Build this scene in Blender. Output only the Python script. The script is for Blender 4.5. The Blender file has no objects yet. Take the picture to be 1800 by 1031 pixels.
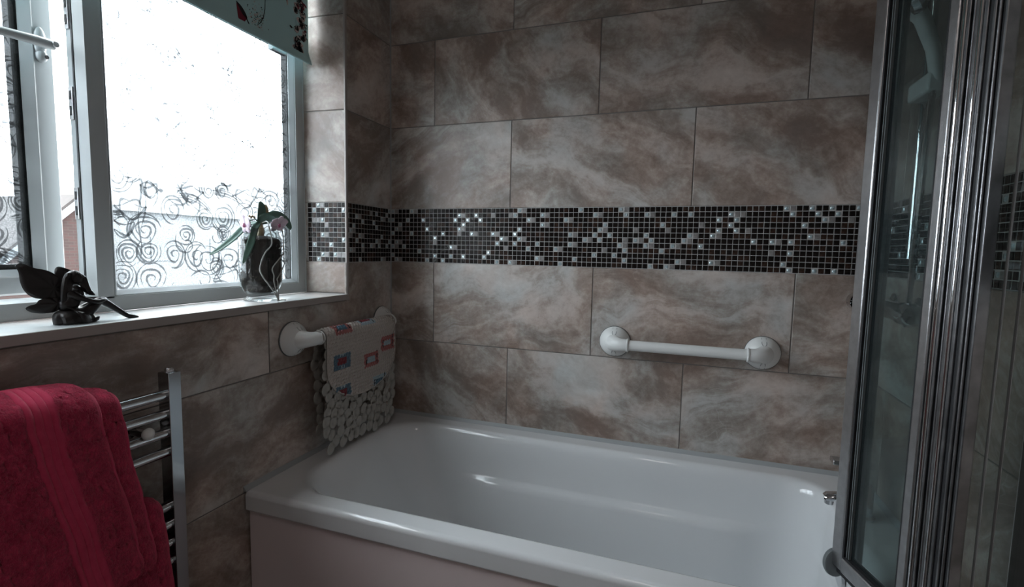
import bpy, bmesh, math, random
from mathutils import Vector, Matrix, noise
random.seed(7)
S = bpy.context.scene
COL = S.collection
PI = math.pi

# ---------------------------------------------------------------- camera, light, exposure
cam_d = bpy.data.cameras.new('camera')
cam_d.sensor_width = 36.0
cam_d.lens = 853.3 / 1800 * 36
cam_d.clip_start = 0.02
cam = bpy.data.objects.new('camera', cam_d)
cam.location = (1.0631, -1.6414, 1.2003)
cam.rotation_euler = (1.48285, -0.02011, 0.33103)
COL.objects.link(cam)
S.camera = cam
S.view_settings.view_transform = 'Standard'
S.view_settings.look = 'None'
S.view_settings.gamma = 1
S.view_settings.use_curve_mapping = False
S.view_settings.exposure = 0.0
try:
    S.cycles.transparent_max_bounces = 24
    S.cycles.max_bounces = 12
    S.cycles.diffuse_bounces = 5
    S.cycles.sample_clamp_indirect = 6.0
    S.cycles.caustics_refractive = False
    S.cycles.caustics_reflective = False
except Exception:
    pass

SKY = 20.0
w = bpy.data.worlds.new('overcast_sky')
S.world = w
w.use_nodes = True
nt = w.node_tree
nt.nodes.clear()
o_ = nt.nodes.new('ShaderNodeOutputWorld')
b_ = nt.nodes.new('ShaderNodeBackground')
tc = nt.nodes.new('ShaderNodeTexCoord')
sp = nt.nodes.new('ShaderNodeSeparateXYZ')
rp = nt.nodes.new('ShaderNodeValToRGB')
rp.color_ramp.elements[0].position = 0.0
rp.color_ramp.elements[0].color = (0.72, 0.76, 0.79, 1)
rp.color_ramp.elements[1].position = 0.9
rp.color_ramp.elements[1].color = (0.94, 0.98, 1.0, 1)
nt.links.new(tc.outputs['Generated'], sp.inputs[0])
nt.links.new(sp.outputs['Z'], rp.inputs[0])
nt.links.new(rp.outputs[0], b_.inputs[0])
b_.inputs[1].default_value = SKY
nt.links.new(b_.outputs[0], o_.inputs[0])

# skylight portal: only guides the sampling of the sky through the window, adds no light
pl = bpy.data.lights.new('window_portal', 'AREA')
pl.shape = 'RECTANGLE'
pl.size = 1.4
pl.size_y = 0.85
pl.cycles.is_portal = True
po = bpy.data.objects.new('window_portal', pl)
po.location = (-0.30, -0.95, 1.46)
po.rotation_euler = (0, -PI / 2, 0)
po.rotation_euler = Vector((-1, 0, 0)).to_track_quat('Z', 'Y').to_euler()
COL.objects.link(po)

# ---------------------------------------------------------------- helpers
def newmat(name):
    m = bpy.data.materials.new(name)
    m.use_nodes = True
    t = m.node_tree
    t.nodes.clear()
    out = t.nodes.new('ShaderNodeOutputMaterial')
    return m, t, out

def N(t, typ, **kw):
    n = t.nodes.new(typ)
    for k, v in kw.items():
        if k.startswith('i_'):
            n.inputs[k[2:].replace('_', ' ')].default_value = v
        else:
            setattr(n, k, v)
    return n

def ramp(t, stops, interp='LINEAR'):
    r = t.nodes.new('ShaderNodeValToRGB')
    cr = r.color_ramp
    cr.interpolation = interp
    while len(cr.elements) < len(stops):
        cr.elements.new(0.5)
    for e, (p, c) in zip(cr.elements, stops):
        e.position = p
        e.color = (c[0], c[1], c[2], 1) if not isinstance(c, (int, float)) else (c, c, c, 1)
    return r

def simple(name, col, rough=0.5, metal=0.0, spec=0.5, coat=0.0, var=0.0, vscale=20, bump=0.0, bscale=200, sss=0.0, sheen=0.0):
    m, t, out = newmat(name)
    p = N(t, 'ShaderNodeBsdfPrincipled')
    p.inputs['Base Color'].default_value = (*col, 1)
    p.inputs['Roughness'].default_value = rough
    p.inputs['Metallic'].default_value = metal
    p.inputs['Specular IOR Level'].default_value = spec
    p.inputs['Coat Weight'].default_value = coat
    p.inputs['Coat Roughness'].default_value = 0.08
    if sheen:
        p.inputs['Sheen Weight'].default_value = sheen
        p.inputs['Sheen Roughness'].default_value = 0.5
    if var or bump:
        tc = N(t, 'ShaderNodeTexCoord')
    if var:
        nz = N(t, 'ShaderNodeTexNoise', i_Scale=vscale, i_Detail=5.0)
        t.links.new(tc.outputs['Object'], nz.inputs['Vector'])
        a = tuple(max(0, c * (1 - var)) for c in col)
        b = tuple(min(1, c * (1 + var)) for c in col)
        r = ramp(t, [(0.3, a), (0.7, b)])
        t.links.new(nz.outputs['Fac'], r.inputs[0])
        t.links.new(r.outputs[0], p.inputs['Base Color'])
    if bump:
        nb = N(t, 'ShaderNodeTexNoise', i_Scale=bscale, i_Detail=3.0)
        t.links.new(tc.outputs['Object'], nb.inputs['Vector'])
        bp = N(t, 'ShaderNodeBump', i_Strength=bump, i_Distance=0.002)
        t.links.new(nb.outputs['Fac'], bp.inputs['Height'])
        t.links.new(bp.outputs[0], p.inputs['Normal'])
    t.links.new(p.outputs[0], out.inputs[0])
    return m

def stone_mat(name, dark, mid, light, rough=0.42):
    """swirled stone look porcelain, every tile a different cut of it"""
    m, t, out = newmat(name)
    L = t.links.new
    tc = N(t, 'ShaderNodeTexCoord')
    oi = N(t, 'ShaderNodeObjectInfo')
    off = N(t, 'ShaderNodeVectorMath', operation='SCALE')
    cmb = N(t, 'ShaderNodeCombineXYZ', i_X=17.0, i_Y=9.3, i_Z=31.0)
    L(cmb.outputs[0], off.inputs[0]); L(oi.outputs['Random'], off.inputs['Scale'])
    # turn each tile's pattern by up to +-35 degrees
    ang = N(t, 'ShaderNodeMapRange', i_To_Min=-0.75, i_To_Max=0.55)
    L(oi.outputs['Random'], ang.inputs[0])
    rot = N(t, 'ShaderNodeVectorRotate', rotation_type='Y_AXIS')
    L(tc.outputs['Object'], rot.inputs['Vector']); L(ang.outputs[0], rot.inputs['Angle'])
    add = N(t, 'ShaderNodeVectorMath', operation='ADD')
    L(rot.outputs[0], add.inputs[0]); L(off.outputs[0], add.inputs[1])
    # big warp
    w1 = N(t, 'ShaderNodeTexNoise', i_Scale=3.2, i_Detail=3.0, i_Roughness=0.55)
    L(add.outputs[0], w1.inputs['Vector'])
    ws = N(t, 'ShaderNodeVectorMath', operation='SUBTRACT'); ws.inputs[1].default_value = (0.5, 0.5, 0.5)
    L(w1.outputs['Color'], ws.inputs[0])
    wm = N(t, 'ShaderNodeVectorMath', operation='SCALE', i_Scale=0.24)
    L(ws.outputs[0], wm.inputs[0])
    a2 = N(t, 'ShaderNodeVectorMath', operation='ADD')
    L(add.outputs[0], a2.inputs[0]); L(wm.outputs[0], a2.inputs[1])
    st = N(t, 'ShaderNodeMapping'); st.inputs['Scale'].default_value = (0.8, 1, 1.7)
    L(a2.outputs[0], st.inputs['Vector'])
    n1 = N(t, 'ShaderNodeTexNoise', i_Scale=3.3, i_Detail=12.0, i_Roughness=0.64, i_Distortion=0.3)
    L(st.outputs[0], n1.inputs['Vector'])
    # layered strata lines
    st2 = N(t, 'ShaderNodeMapping'); st2.inputs['Scale'].default_value = (0.9, 1, 9.0)
    L(a2.outputs[0], st2.inputs['Vector'])
    n2 = N(t, 'ShaderNodeTexNoise', i_Scale=3.0, i_Detail=10.0, i_Roughness=0.66)
    L(st2.outputs[0], n2.inputs['Vector'])
    # fine mottling
    n3 = N(t, 'ShaderNodeTexNoise', i_Scale=55.0, i_Detail=6.0, i_Roughness=0.7)
    L(add.outputs[0], n3.inputs['Vector'])
    # mask for where strata show
    n4 = N(t, 'ShaderNodeTexNoise', i_Scale=3.0, i_Detail=2.0)
    L(add.outputs[0], n4.inputs['Vector'])
    mk = N(t, 'ShaderNodeMapRange', i_From_Min=0.52, i_From_Max=0.66, i_To_Min=0.02, i_To_Max=0.6)
    L(n4.outputs['Fac'], mk.inputs[0])
    mx = N(t, 'ShaderNodeMix', data_type='FLOAT')
    L(mk.outputs[0], mx.inputs['Factor']); L(n1.outputs['Fac'], mx.inputs[2]); L(n2.outputs['Fac'], mx.inputs[3])
    fm = N(t, 'ShaderNodeMath', operation='MULTIPLY_ADD'); fm.inputs[1].default_value = 0.22; fm.inputs[2].default_value = -0.11
    L(n3.outputs['Fac'], fm.inputs[0])
    sm = N(t, 'ShaderNodeMath', operation='ADD')
    L(mx.outputs[0], sm.inputs[0]); L(fm.outputs[0], sm.inputs[1])
    cr = ramp(t, [(0.27, dark), (0.42, tuple(0.6 * a + 0.4 * b for a, b in zip(dark, mid))), (0.49, mid), (0.57, tuple(0.5 * a + 0.5 * b for a, b in zip(light, mid))), (0.72, light)])
    L(sm.outputs[0], cr.inputs[0])
    # thin pale veins
    vn = N(t, 'ShaderNodeTexNoise', i_Scale=3.0, i_Detail=3.0, i_Roughness=0.5, i_Distortion=0.4)
    L(st.outputs[0], vn.inputs['Vector'])
    ab = N(t, 'ShaderNodeMath', operation='SUBTRACT'); ab.inputs[1].default_value = 0.5
    L(vn.outputs['Fac'], ab.inputs[0])
    ab2 = N(t, 'ShaderNodeMath', operation='ABSOLUTE'); L(ab.outputs[0], ab2.inputs[0])
    vr = N(t, 'ShaderNodeMapRange', i_From_Min=0.0, i_From_Max=0.0035, i_To_Min=0.3, i_To_Max=0.0)
    L(ab2.outputs[0], vr.inputs[0])
    vk = N(t, 'ShaderNodeMath', operation='MULTIPLY'); L(vr.outputs[0], vk.inputs[0]); L(mk.outputs[0], vk.inputs[1])
    mc = N(t, 'ShaderNodeMix', data_type='RGBA')
    L(vk.outputs[0], mc.inputs['Factor']); L(cr.outputs[0], mc.inputs[6]); mc.inputs[7].default_value = (*[min(1, c * 1.15) for c in light], 1)
    # hue drift: warm brown against cold grey
    hu = N(t, 'ShaderNodeTexNoise', i_Scale=6.0, i_Detail=2.0)
    L(a2.outputs[0], hu.inputs['Vector'])
    hr = ramp(t, [(0.35, (1.05, 0.965, 0.93)), (0.65, (0.93, 1.0, 1.03))])
    L(hu.outputs['Fac'], hr.inputs[0])
    mm = N(t, 'ShaderNodeMix', data_type='RGBA', blend_type='MULTIPLY'); mm.inputs['Factor'].default_value = 1
    L(mc.outputs[2], mm.inputs[6]); L(hr.outputs[0], mm.inputs[7])
    p = N(t, 'ShaderNodeBsdfPrincipled')
    L(mm.outputs[2], p.inputs['Base Color'])
    rr = N(t, 'ShaderNodeMapRange', i_To_Min=rough - 0.07, i_To_Max=rough + 0.1)
    L(n3.outputs['Fac'], rr.inputs[0]); L(rr.outputs[0], p.inputs['Roughness'])
    bp = N(t, 'ShaderNodeBump', i_Strength=0.15, i_Distance=0.001)
    L(sm.outputs[0], bp.inputs['Height']); L(bp.outputs[0], p.inputs['Normal'])
    L(p.outputs[0], out.inputs[0])
    return m

def schlick(t):
    """reflectance of thin glass by viewing angle, the same from both sides"""
    lw = N(t, 'ShaderNodeLayerWeight', i_Blend=0.5)
    pw = N(t, 'ShaderNodeMath', operation='POWER'); pw.inputs[1].default_value = 5.0
    t.links.new(lw.outputs['Facing'], pw.inputs[0])
    ma = N(t, 'ShaderNodeMath', operation='MULTIPLY_ADD'); ma.inputs[1].default_value = 0.92; ma.inputs[2].default_value = 0.04
    t.links.new(pw.outputs[0], ma.inputs[0])
    return ma
def clearglass(name, tint=(0.97, 0.99, 0.98), gloss=0.08, haze=0.0, hazecol=(0.5, 0.6, 0.6), rough=0.02):
    """thin glass: mostly transmits, a fresnel mirror on top, optional film of limescale haze"""
    m, t, out = newmat(name)
    L = t.links.new
    tr = N(t, 'ShaderNodeBsdfTransparent'); tr.inputs[0].default_value = (*tint, 1)
    gl = N(t, 'ShaderNodeBsdfGlossy'); gl.inputs['Roughness'].default_value = rough
    lw = schlick(t)
    mx = N(t, 'ShaderNodeMixShader')
    L(lw.outputs[0], mx.inputs[0]); L(tr.outputs[0], mx.inputs[1]); L(gl.outputs[0], mx.inputs[2])
    last = mx
    if haze:
        df = N(t, 'ShaderNodeBsdfDiffuse'); df.inputs[0].default_value = (*hazecol, 1)
        tl = N(t, 'ShaderNodeBsdfTranslucent'); tl.inputs[0].default_value = (*hazecol, 1)
        m3 = N(t, 'ShaderNodeMixShader'); m3.inputs[0].default_value = 0.5
        L(df.outputs[0], m3.inputs[1]); L(tl.outputs[0], m3.inputs[2])
        m2 = N(t, 'ShaderNodeMixShader'); m2.inputs[0].default_value = haze
        L(mx.outputs[0], m2.inputs[1]); L(m3.outputs[0], m2.inputs[2])
        last = m2
    L(last.outputs[0], out.inputs[0])
    return m

M = {}
M['tile'] = stone_mat('stone_tile', (0.165, 0.122, 0.102), (0.355, 0.295, 0.258), (0.66, 0.63, 0.60))
M['sill'] = stone_mat('sill_marble', (0.38, 0.38, 0.37), (0.50, 0.50, 0.49), (0.60, 0.60, 0.59), rough=0.3)
M['grout'] = simple('grey_grout', (0.20, 0.185, 0.175), 0.9, bump=0.3)
M['mgrout'] = simple('mosaic_grout', (0.44, 0.43, 0.42), 0.85)
M['plaster'] = simple('white_plaster', (0.55, 0.52, 0.50), 0.9, var=0.03)
M['floor'] = stone_mat('floor_stone', (0.10, 0.09, 0.085), (0.17, 0.155, 0.145), (0.25, 0.235, 0.225))
M['trim'] = simple('tile_trim', (0.36, 0.32, 0.30), 0.5)
M['upvc'] = simple('white_upvc', (0.44, 0.47, 0.48), 0.35)
M['seal'] = simple('black_gasket', (0.012, 0.012, 0.014), 0.6)
M['spacer'] = simple('dark_spacer', (0.004, 0.005, 0.0055), 0.6, spec=0.1)
M['chrome'] = simple('chrome', (0.66, 0.67, 0.69), 0.07, metal=1.0)
M['satin'] = simple('satin_aluminium', (0.50, 0.50, 0.51), 0.30, metal=1.0, bump=0.15, bscale=600, var=0.10, vscale=60)
M['profile'] = simple('dark_aluminium', (0.26, 0.26, 0.27), 0.34, metal=1.0, var=0.25, vscale=30)  # darker, blotchier version of the satin aluminium
M['postchrome'] = simple('post_chrome', (0.40, 0.42, 0.44), 0.12, metal=1.0)
M['acrylic'] = simple('white_acrylic', (0.75, 0.77, 0.785), 0.10, coat=0.5)
M['panel'] = simple('panel_acrylic', (0.80, 0.70, 0.70), 0.22)  # pink light from towel and room is put into the base colour
M['silicone'] = simple('grey_silicone', (0.36, 0.38, 0.39), 0.45)
M['plastic'] = simple('white_plastic', (0.78, 0.79, 0.78), 0.28)
M['mos_dark'] = simple('mosaic_dark_stone', (0.012, 0.009, 0.008), 0.16, spec=0.10, var=0.5, vscale=90)
M['mos_brown'] = simple('mosaic_brown_marble', (0.035, 0.020, 0.015), 0.2, spec=0.12, var=0.7, vscale=160)
M['mos_grey'] = simple('mosaic_grey_stone', (0.22, 0.205, 0.20), 0.3, var=0.25, vscale=120)
M['mos_silver'] = simple('mosaic_silver_glass', (0.50, 0.62, 0.66), 0.22, metal=0.45, coat=0.6)
M['bronze'] = simple('dark_bronze', (0.016, 0.013, 0.013), 0.38, metal=0.5, coat=0.1, var=0.3, vscale=40)
M['leaf'] = simple('orchid_leaf', (0.085, 0.165, 0.13), 0.42, var=0.25, vscale=35)
M['leafold'] = simple('old_leaf', (0.36, 0.27, 0.15), 0.5, var=0.3, vscale=60)
M['petal'] = simple('orchid_petal', (0.78, 0.64, 0.74), 0.6, var=0.12, vscale=60)
M['lip'] = simple('orchid_lip', (0.50, 0.18, 0.30), 0.5, var=0.3, vscale=90)
M['root'] = simple('aerial_root', (0.42, 0.43, 0.41), 0.7, var=0.3, vscale=80)
M['bark'] = simple('potting_bark', (0.022, 0.015, 0.012), 0.9, var=0.6, vscale=70)
M['bark2'] = simple('pale_bark', (0.055, 0.04, 0.032), 0.9, var=0.5, vscale=90)
M['blind'] = simple('blind_fabric', (0.44, 0.66, 0.675), 0.85, bump=0.3, bscale=1500)
t = M['blind'].node_tree
tl = N(t, 'ShaderNodeBsdfTranslucent'); tl.inputs[0].default_value = (0.5, 0.75, 0.78, 1)
mx = N(t, 'ShaderNodeMixShader'); mx.inputs[0].default_value = 0.024
o_ = [n for n in t.nodes if n.type == 'OUTPUT_MATERIAL'][0]; p_ = [n for n in t.nodes if n.type == 'BSDF_PRINCIPLED'][0]
t.links.new(p_.outputs[0], mx.inputs[1]); t.links.new(tl.outputs[0], mx.inputs[2]); t.links.new(mx.outputs[0], o_.inputs[0])
M['pr_black'] = simple('print_black', (0.012, 0.012, 0.014), 0.9)
M['pr_red'] = simple('print_red', (0.17, 0.014, 0.03), 0.9)
M['pr_cream'] = simple('print_cream', (0.55, 0.45, 0.43), 0.9)
M['mat'] = None
M['p_red'] = simple('mat_red', (0.16, 0.012, 0.02), 0.4)
M['p_pink'] = simple('mat_pink', (0.30, 0.09, 0.085), 0.4)
M['p_blue'] = simple('mat_blue', (0.06, 0.12, 0.17), 0.4)
M['p_pale'] = simple('mat_pale_blue', (0.26, 0.33, 0.37), 0.4)
M['p_black'] = simple('mat_black', (0.01, 0.01, 0.012), 0.4)
M['roof'] = simple('roof_tiles', (0.012, 0.0095, 0.009), 0.9, var=0.4, vscale=3)
M['verge'] = simple('verge_board', (0.10, 0.11, 0.115), 0.6)
M['ground'] = simple('grass_ground', (0.11, 0.112, 0.112), 0.95, var=0.15, vscale=0.6)
M['rubber'] = simple('grey_rubber', (0.13, 0.145, 0.15), 0.5)
M['doorwhite'] = simple('door_paint', (0.6, 0.56, 0.55), 0.4)
M['screenglass'] = clearglass('screen_glass', (0.56, 0.62, 0.62), haze=0.05, hazecol=(0.40, 0.48, 0.50), rough=0.03)
M['wallglass'] = clearglass('leaf_glass', (0.93, 0.95, 0.94), haze=0.02)
M['clear'] = clearglass('window_glass', (0.97, 0.99, 1.0))

# vinyl of the bath mats, slightly see through
def vinyl(name, col, tr):
    m, t, out = newmat(name)
    p = N(t, 'ShaderNodeBsdfPrincipled'); p.inputs['Base Color'].default_value = (*col, 1); p.inputs['Roughness'].default_value = 0.22
    tl = N(t, 'ShaderNodeBsdfTransparent'); tl.inputs[0].default_value = (0.9, 0.88, 0.86, 1)
    mx = N(t, 'ShaderNodeMixShader'); mx.inputs[0].default_value = tr
    t.links.new(p.outputs[0], mx.inputs[1]); t.links.new(tl.outputs[0], mx.inputs[2]); t.links.new(mx.outputs[0], out.inputs[0])
    return m
M['mat'] = vinyl('mat_vinyl', (0.50, 0.45, 0.415), 0.15)
M['pebble'] = vinyl('pebble_vinyl', (0.42, 0.40, 0.37), 0.30)

# terry towelling
def terry(name, c1, c2, bump=1.0, sc=260):
    m, t, out = newmat(name)
    L = t.links.new
    tc = N(t, 'ShaderNodeTexCoord')
    n = N(t, 'ShaderNodeTexNoise', i_Scale=sc, i_Detail=4.0, i_Roughness=0.7)
    L(tc.outputs['Object'], n.inputs['Vector'])
    n2 = N(t, 'ShaderNodeTexNoise', i_Scale=60.0, i_Detail=3.0)
    L(tc.outputs['Object'], n2.inputs['Vector'])
    ad = N(t, 'ShaderNodeMath', operation='MULTIPLY_ADD'); ad.inputs[1].default_value = 0.5
    L(n2.outputs['Fac'], ad.inputs[0])
    hf = N(t, 'ShaderNodeMath', operation='MULTIPLY'); hf.inputs[1].default_value = 0.5
    L(n.outputs['Fac'], hf.inputs[0]); L(hf.outputs[0], ad.inputs[2])
    r = ramp(t, [(0.35, c1), (0.68, c2)])
    L(ad.outputs[0], r.inputs[0])
    p = N(t, 'ShaderNodeBsdfPrincipled', i_Roughness=0.95)
    p.inputs['Specular IOR Level'].default_value = 0.1
    p.inputs['Sheen Weight'].default_value = 0.55
    p.inputs['Sheen Roughness'].default_value = 0.45
    p.inputs['Sheen Tint'].default_value = (0.9, 0.35, 0.42, 1)
    L(r.outputs[0], p.inputs['Base Color'])
    bp = N(t, 'ShaderNodeBump', i_Strength=bump, i_Distance=0.006)
    L(n.outputs['Fac'], bp.inputs['Height']); L(bp.outputs[0], p.inputs['Normal'])
    L(p.outputs[0], out.inputs[0])
    return m
M['terry'] = terry('red_terry', (0.28, 0.012, 0.042), (0.74, 0.055, 0.14))
M['terryband'] = terry('red_towel_band', (0.48, 0.037, 0.09), (0.60, 0.06, 0.13), bump=0.3, sc=900)

# brick wall of the neighbour
m, t, out = newmat('red_brick'); M['brick'] = m
tcn = N(t, 'ShaderNodeTexCoord')
mp = N(t, 'ShaderNodeMapping'); mp.inputs['Rotation'].default_value = (PI / 2, 0, PI / 2)
sx = N(t, 'ShaderNodeSeparateXYZ'); cx = N(t, 'ShaderNodeCombineXYZ')
t.links.new(tcn.outputs['Object'], sx.inputs[0]); t.links.new(sx.outputs['Y'], cx.inputs['X']); t.links.new(sx.outputs['Z'], cx.inputs['Y'])
bt = N(t, 'ShaderNodeTexBrick', i_Scale=1.0)
bt.inputs['Color1'].default_value = (0.019, 0.0062, 0.0048, 1)
bt.inputs['Color2'].default_value = (0.012, 0.0045, 0.0036, 1)
bt.inputs['Mortar'].default_value = (0.017, 0.011, 0.009, 1)
bt.inputs['Mortar Size'].default_value = 0.010
bt.inputs['Brick Width'].default_value = 0.225
bt.inputs['Row Height'].default_value = 0.075
t.links.new(cx.outputs[0], bt.inputs['Vector'])
p = N(t, 'ShaderNodeBsdfPrincipled', i_Roughness=0.95)
t.links.new(bt.outputs['Color'], p.inputs['Base Color']); t.links.new(p.outputs[0], out.inputs[0])

# obscure pane: lets light through, scattering part of it; fine grain
m, t, out = newmat('obscure_glass'); M['obscure'] = m
L = t.links.new
tr = N(t, 'ShaderNodeBsdfTransparent'); tr.inputs[0].default_value = (0.93, 0.96, 0.97, 1)
tl = N(t, 'ShaderNodeBsdfTranslucent'); tl.inputs[0].default_value = (0.90, 0.94, 0.96, 1)
gl = N(t, 'ShaderNodeBsdfGlossy'); gl.inputs['Roughness'].default_value = 0.08
tcn = N(t, 'ShaderNodeTexCoord')
nz = N(t, 'ShaderNodeTexNoise', i_Scale=420.0, i_Detail=2.0)
L(tcn.outputs['Object'], nz.inputs['Vector'])
gr_ = ramp(t, [(0.38, (0.70, 0.72, 0.73)), (0.60, (0.97, 0.98, 0.99))])
L(nz.outputs['Fac'], gr_.inputs[0]); L(gr_.outputs[0], tr.inputs[0])
m1 = N(t, 'ShaderNodeMixShader'); m1.inputs[0].default_value = 0.012; L(tr.outputs[0], m1.inputs[1]); L(tl.outputs[0], m1.inputs[2])
fs = schlick(t)
m2 = N(t, 'ShaderNodeMixShader'); L(fs.outputs[0], m2.inputs[0]); L(m1.outputs[0], m2.inputs[1]); L(gl.outputs[0], m2.inputs[2])
L(m2.outputs[0], out.inputs[0])
# moulded ridges of the pattern: grey tint stands in for the glass bending light
m, t, out = newmat('moulded_glass'); M['ridge'] = m
g = N(t, 'ShaderNodeBsdfTransparent'); g.inputs[0].default_value = (0.53, 0.535, 0.54, 1)
t.links.new(g.outputs[0], out.inputs[0])
# jar glass
m, t, out = newmat('jar_glass'); M['jar'] = m
g = N(t, 'ShaderNodeBsdfTransparent'); g.inputs[0].default_value = (0.86, 0.88, 0.88, 1)
gg = N(t, 'ShaderNodeBsdfGlossy', i_Roughness=0.03)
lw = schlick(t)
mx = N(t, 'ShaderNodeMixShader')
t.links.new(lw.outputs[0], mx.inputs[0]); t.links.new(g.outputs[0], mx.inputs[1]); t.links.new(gg.outputs[0], mx.inputs[2]); t.links.new(mx.outputs[0], out.inputs[0])

class MB:
    def __init__(s):
        s.v = []; s.f = []; s.mi = []; s.cur = 0
    def add(s, vs, fs):
        o = len(s.v)
        s.v += [tuple(v) for v in vs]
        s.f += [tuple(i + o for i in f) for f in fs]
        s.mi += [s.cur] * len(fs)
        return s
    def box(s, a, b):
        x0, y0, z0 = a; x1, y1, z1 = b
        vs = [(x0, y0, z0), (x1, y0, z0), (x1, y1, z0), (x0, y1, z0), (x0, y0, z1), (x1, y0, z1), (x1, y1, z1), (x0, y1, z1)]
        return s.add(vs, [(0, 3, 2, 1), (4, 5, 6, 7), (0, 1, 5, 4), (1, 2, 6, 5), (2, 3, 7, 6), (3, 0, 4, 7)])
    def tube(s, pts, r, n=10, cap=True, flat=1.0, up=None):
        pts = [Vector(p) for p in pts]
        R = r if isinstance(r, (list, tuple)) else [r] * len(pts)
        vs = []; fs = []
        t0 = (pts[1] - pts[0]).normalized()
        u = Vector(up) if up else (Vector((0, 0, 1)) if abs(t0.z) < 0.9 else Vector((1, 0, 0)))
        u = (u - t0 * u.dot(t0)).normalized()
        for i, p in enumerate(pts):
            tt = (pts[min(i + 1, len(pts) - 1)] - pts[max(i - 1, 0)])
            if tt.length < 1e-9: tt = t0
            tt.normalize()
            u = (u - tt * u.dot(tt))
            if u.length < 1e-6: u = tt.orthogonal()
            u.normalize()
            b = tt.cross(u)
            for k in range(n):
                a = 2 * PI * k / n
                vs.append(p + u * (math.cos(a) * R[i] * flat) + b * (math.sin(a) * R[i]))
        for i in range(len(pts) - 1):
            for k in range(n):
                fs.append((i * n + k, i * n + (k + 1) % n, (i + 1) * n + (k + 1) % n, (i + 1) * n + k))
        if cap:
            fs.append(tuple(range(n - 1, -1, -1)))
            fs.append(tuple((len(pts) - 1) * n + k for k in range(n)))
        return s.add(vs, fs)
    def lathe(s, prof, n=32, mat=None, cap=False):
        """profile of (radius, height) turned about local z, placed by a matrix"""
        mat = mat or Matrix()
        vs = []; fs = []
        for r, h in prof:
            for k in range(n):
                a = 2 * PI * k / n
                vs.append(mat @ Vector((r * math.cos(a), r * math.sin(a), h)))
        for i in range(len(prof) - 1):
            for k in range(n):
                fs.append((i * n + k, i * n + (k + 1) % n, (i + 1) * n + (k + 1) % n, (i + 1) * n + k))
        if cap:
            fs.append(tuple(range(n - 1, -1, -1)))
            fs.append(tuple((len(prof) - 1) * n + k for k in range(n)))
        return s.add(vs, fs)
    def ellipsoid(s, c, r, n=12, m_=8, rot=None):
        vs = []; fs = []
        rot = rot or Matrix()
        for i in range(m_ + 1):
            th = PI * i / m_
            for k in range(n):
                a = 2 * PI * k / n
                vs.append(Vector(c) + rot @ Vector((r[0] * math.sin(th) * math.cos(a), r[1] * math.sin(th) * math.sin(a), r[2] * math.cos(th))))
        for i in range(m_):
            for k in range(n):
                fs.append((i * n + k, (i + 1) * n + k, (i + 1) * n + (k + 1) % n, i * n + (k + 1) % n))
        return s.add(vs, fs)
    def grid(s, fn, nu, nv):
        vs = [fn(i / nu, j / nv) for j in range(nv + 1) for i in range(nu + 1)]
        fs = [(j * (nu + 1) + i, j * (nu + 1) + i + 1, (j + 1) * (nu + 1) + i + 1, (j + 1) * (nu + 1) + i) for j in range(nv) for i in range(nu)]
        return s.add(vs, fs)
    def ring(s, rect, prof, plane='x', closed=True):
        """mitred frame: prof = [(inset, depth)] swept round rect (a0,a1,b0,b1); a = y, b = z, depth = x"""
        a0, a1, b0, b1 = rect
        n = len(prof); vs = []; fs = []
        for cs in ((0, 0), (1, 0), (1, 1), (0, 1)):
            for ins, d in prof:
                a = a0 + ins if cs[0] == 0 else a1 - ins
                b = b0 + ins if cs[1] == 0 else b1 - ins
                vs.append((d, a, b))
        for c in range(4):
            for i in range(n if closed else n - 1):
                j = (i + 1) % n
                d = (c + 1) % 4
                fs.append((c * n + i, c * n + j, d * n + j, d * n + i))
        return s.add(vs, fs)
    def mesh(s, name, mats):
        me = bpy.data.meshes.new(name)
        me.from_pydata(s.v, [], s.f)
        if not isinstance(mats, (list, tuple)): mats = [mats]
        for m in mats: me.materials.append(m)
        if len(mats) > 1: me.polygons.foreach_set('material_index', s.mi)
        me.update()
        return me
    def build(s, name, mats, parent=None, smooth=True, bevel=0.0, loc=None, solid=0.0, subsurf=0, angle=35, weld=False, offset=-1):
        me = s.mesh(name, mats)
        bm = bmesh.new(); bm.from_mesh(me)
        if weld: bmesh.ops.remove_doubles(bm, verts=bm.verts, dist=1e-5)
        if not solid: bmesh.ops.recalc_face_normals(bm, faces=bm.faces)
        bm.to_mesh(me); bm.free()
        o = bpy.data.objects.new(name, me); COL.objects.link(o)
        if loc: o.location = loc
        if parent: o.parent = parent
        if solid:
            md = o.modifiers.new('solid', 'SOLIDIFY'); md.thickness = solid; md.offset = offset
        if bevel:
            md = o.modifiers.new('bevel', 'BEVEL'); md.width = bevel; md.segments = 2; md.limit_method = 'ANGLE'
            md.angle_limit = math.radians(40); md.harden_normals = False
        if subsurf:
            md = o.modifiers.new('sub', 'SUBSURF'); md.levels = subsurf; md.render_levels = subsurf
        if smooth:
            for pgn in me.polygons: pgn.use_smooth = True
            me.set_sharp_from_angle(angle=math.radians(angle))
        return o

def empty(name, loc=(0, 0, 0), rz=0.0):
    o = bpy.data.objects.new(name, None); COL.objects.link(o)
    o.location = loc; o.rotation_euler = (0, 0, rz); o.empty_display_size = 0.1
    return o
def tag(o, label, cat, group=None):
    o['label'] = label; o['category'] = cat
    if group: o['group'] = group
    return o
def struct(o, label, cat):
    o['kind'] = 'structure'; o['label'] = label; o['category'] = cat
    return o

# ---------------------------------------------------------------- the room
TH = 0.303          # tile module height
TW = 0.603          # tile module width
ZM0, ZM1 = 1.15, 1.35   # mosaic band
MP = 0.2 / 12
CEIL = 2.42
XR = 1.60           # right wall
YF = -2.35          # wall behind the camera
YW = -0.265         # window reveal edge
G = 0.0015

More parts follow.
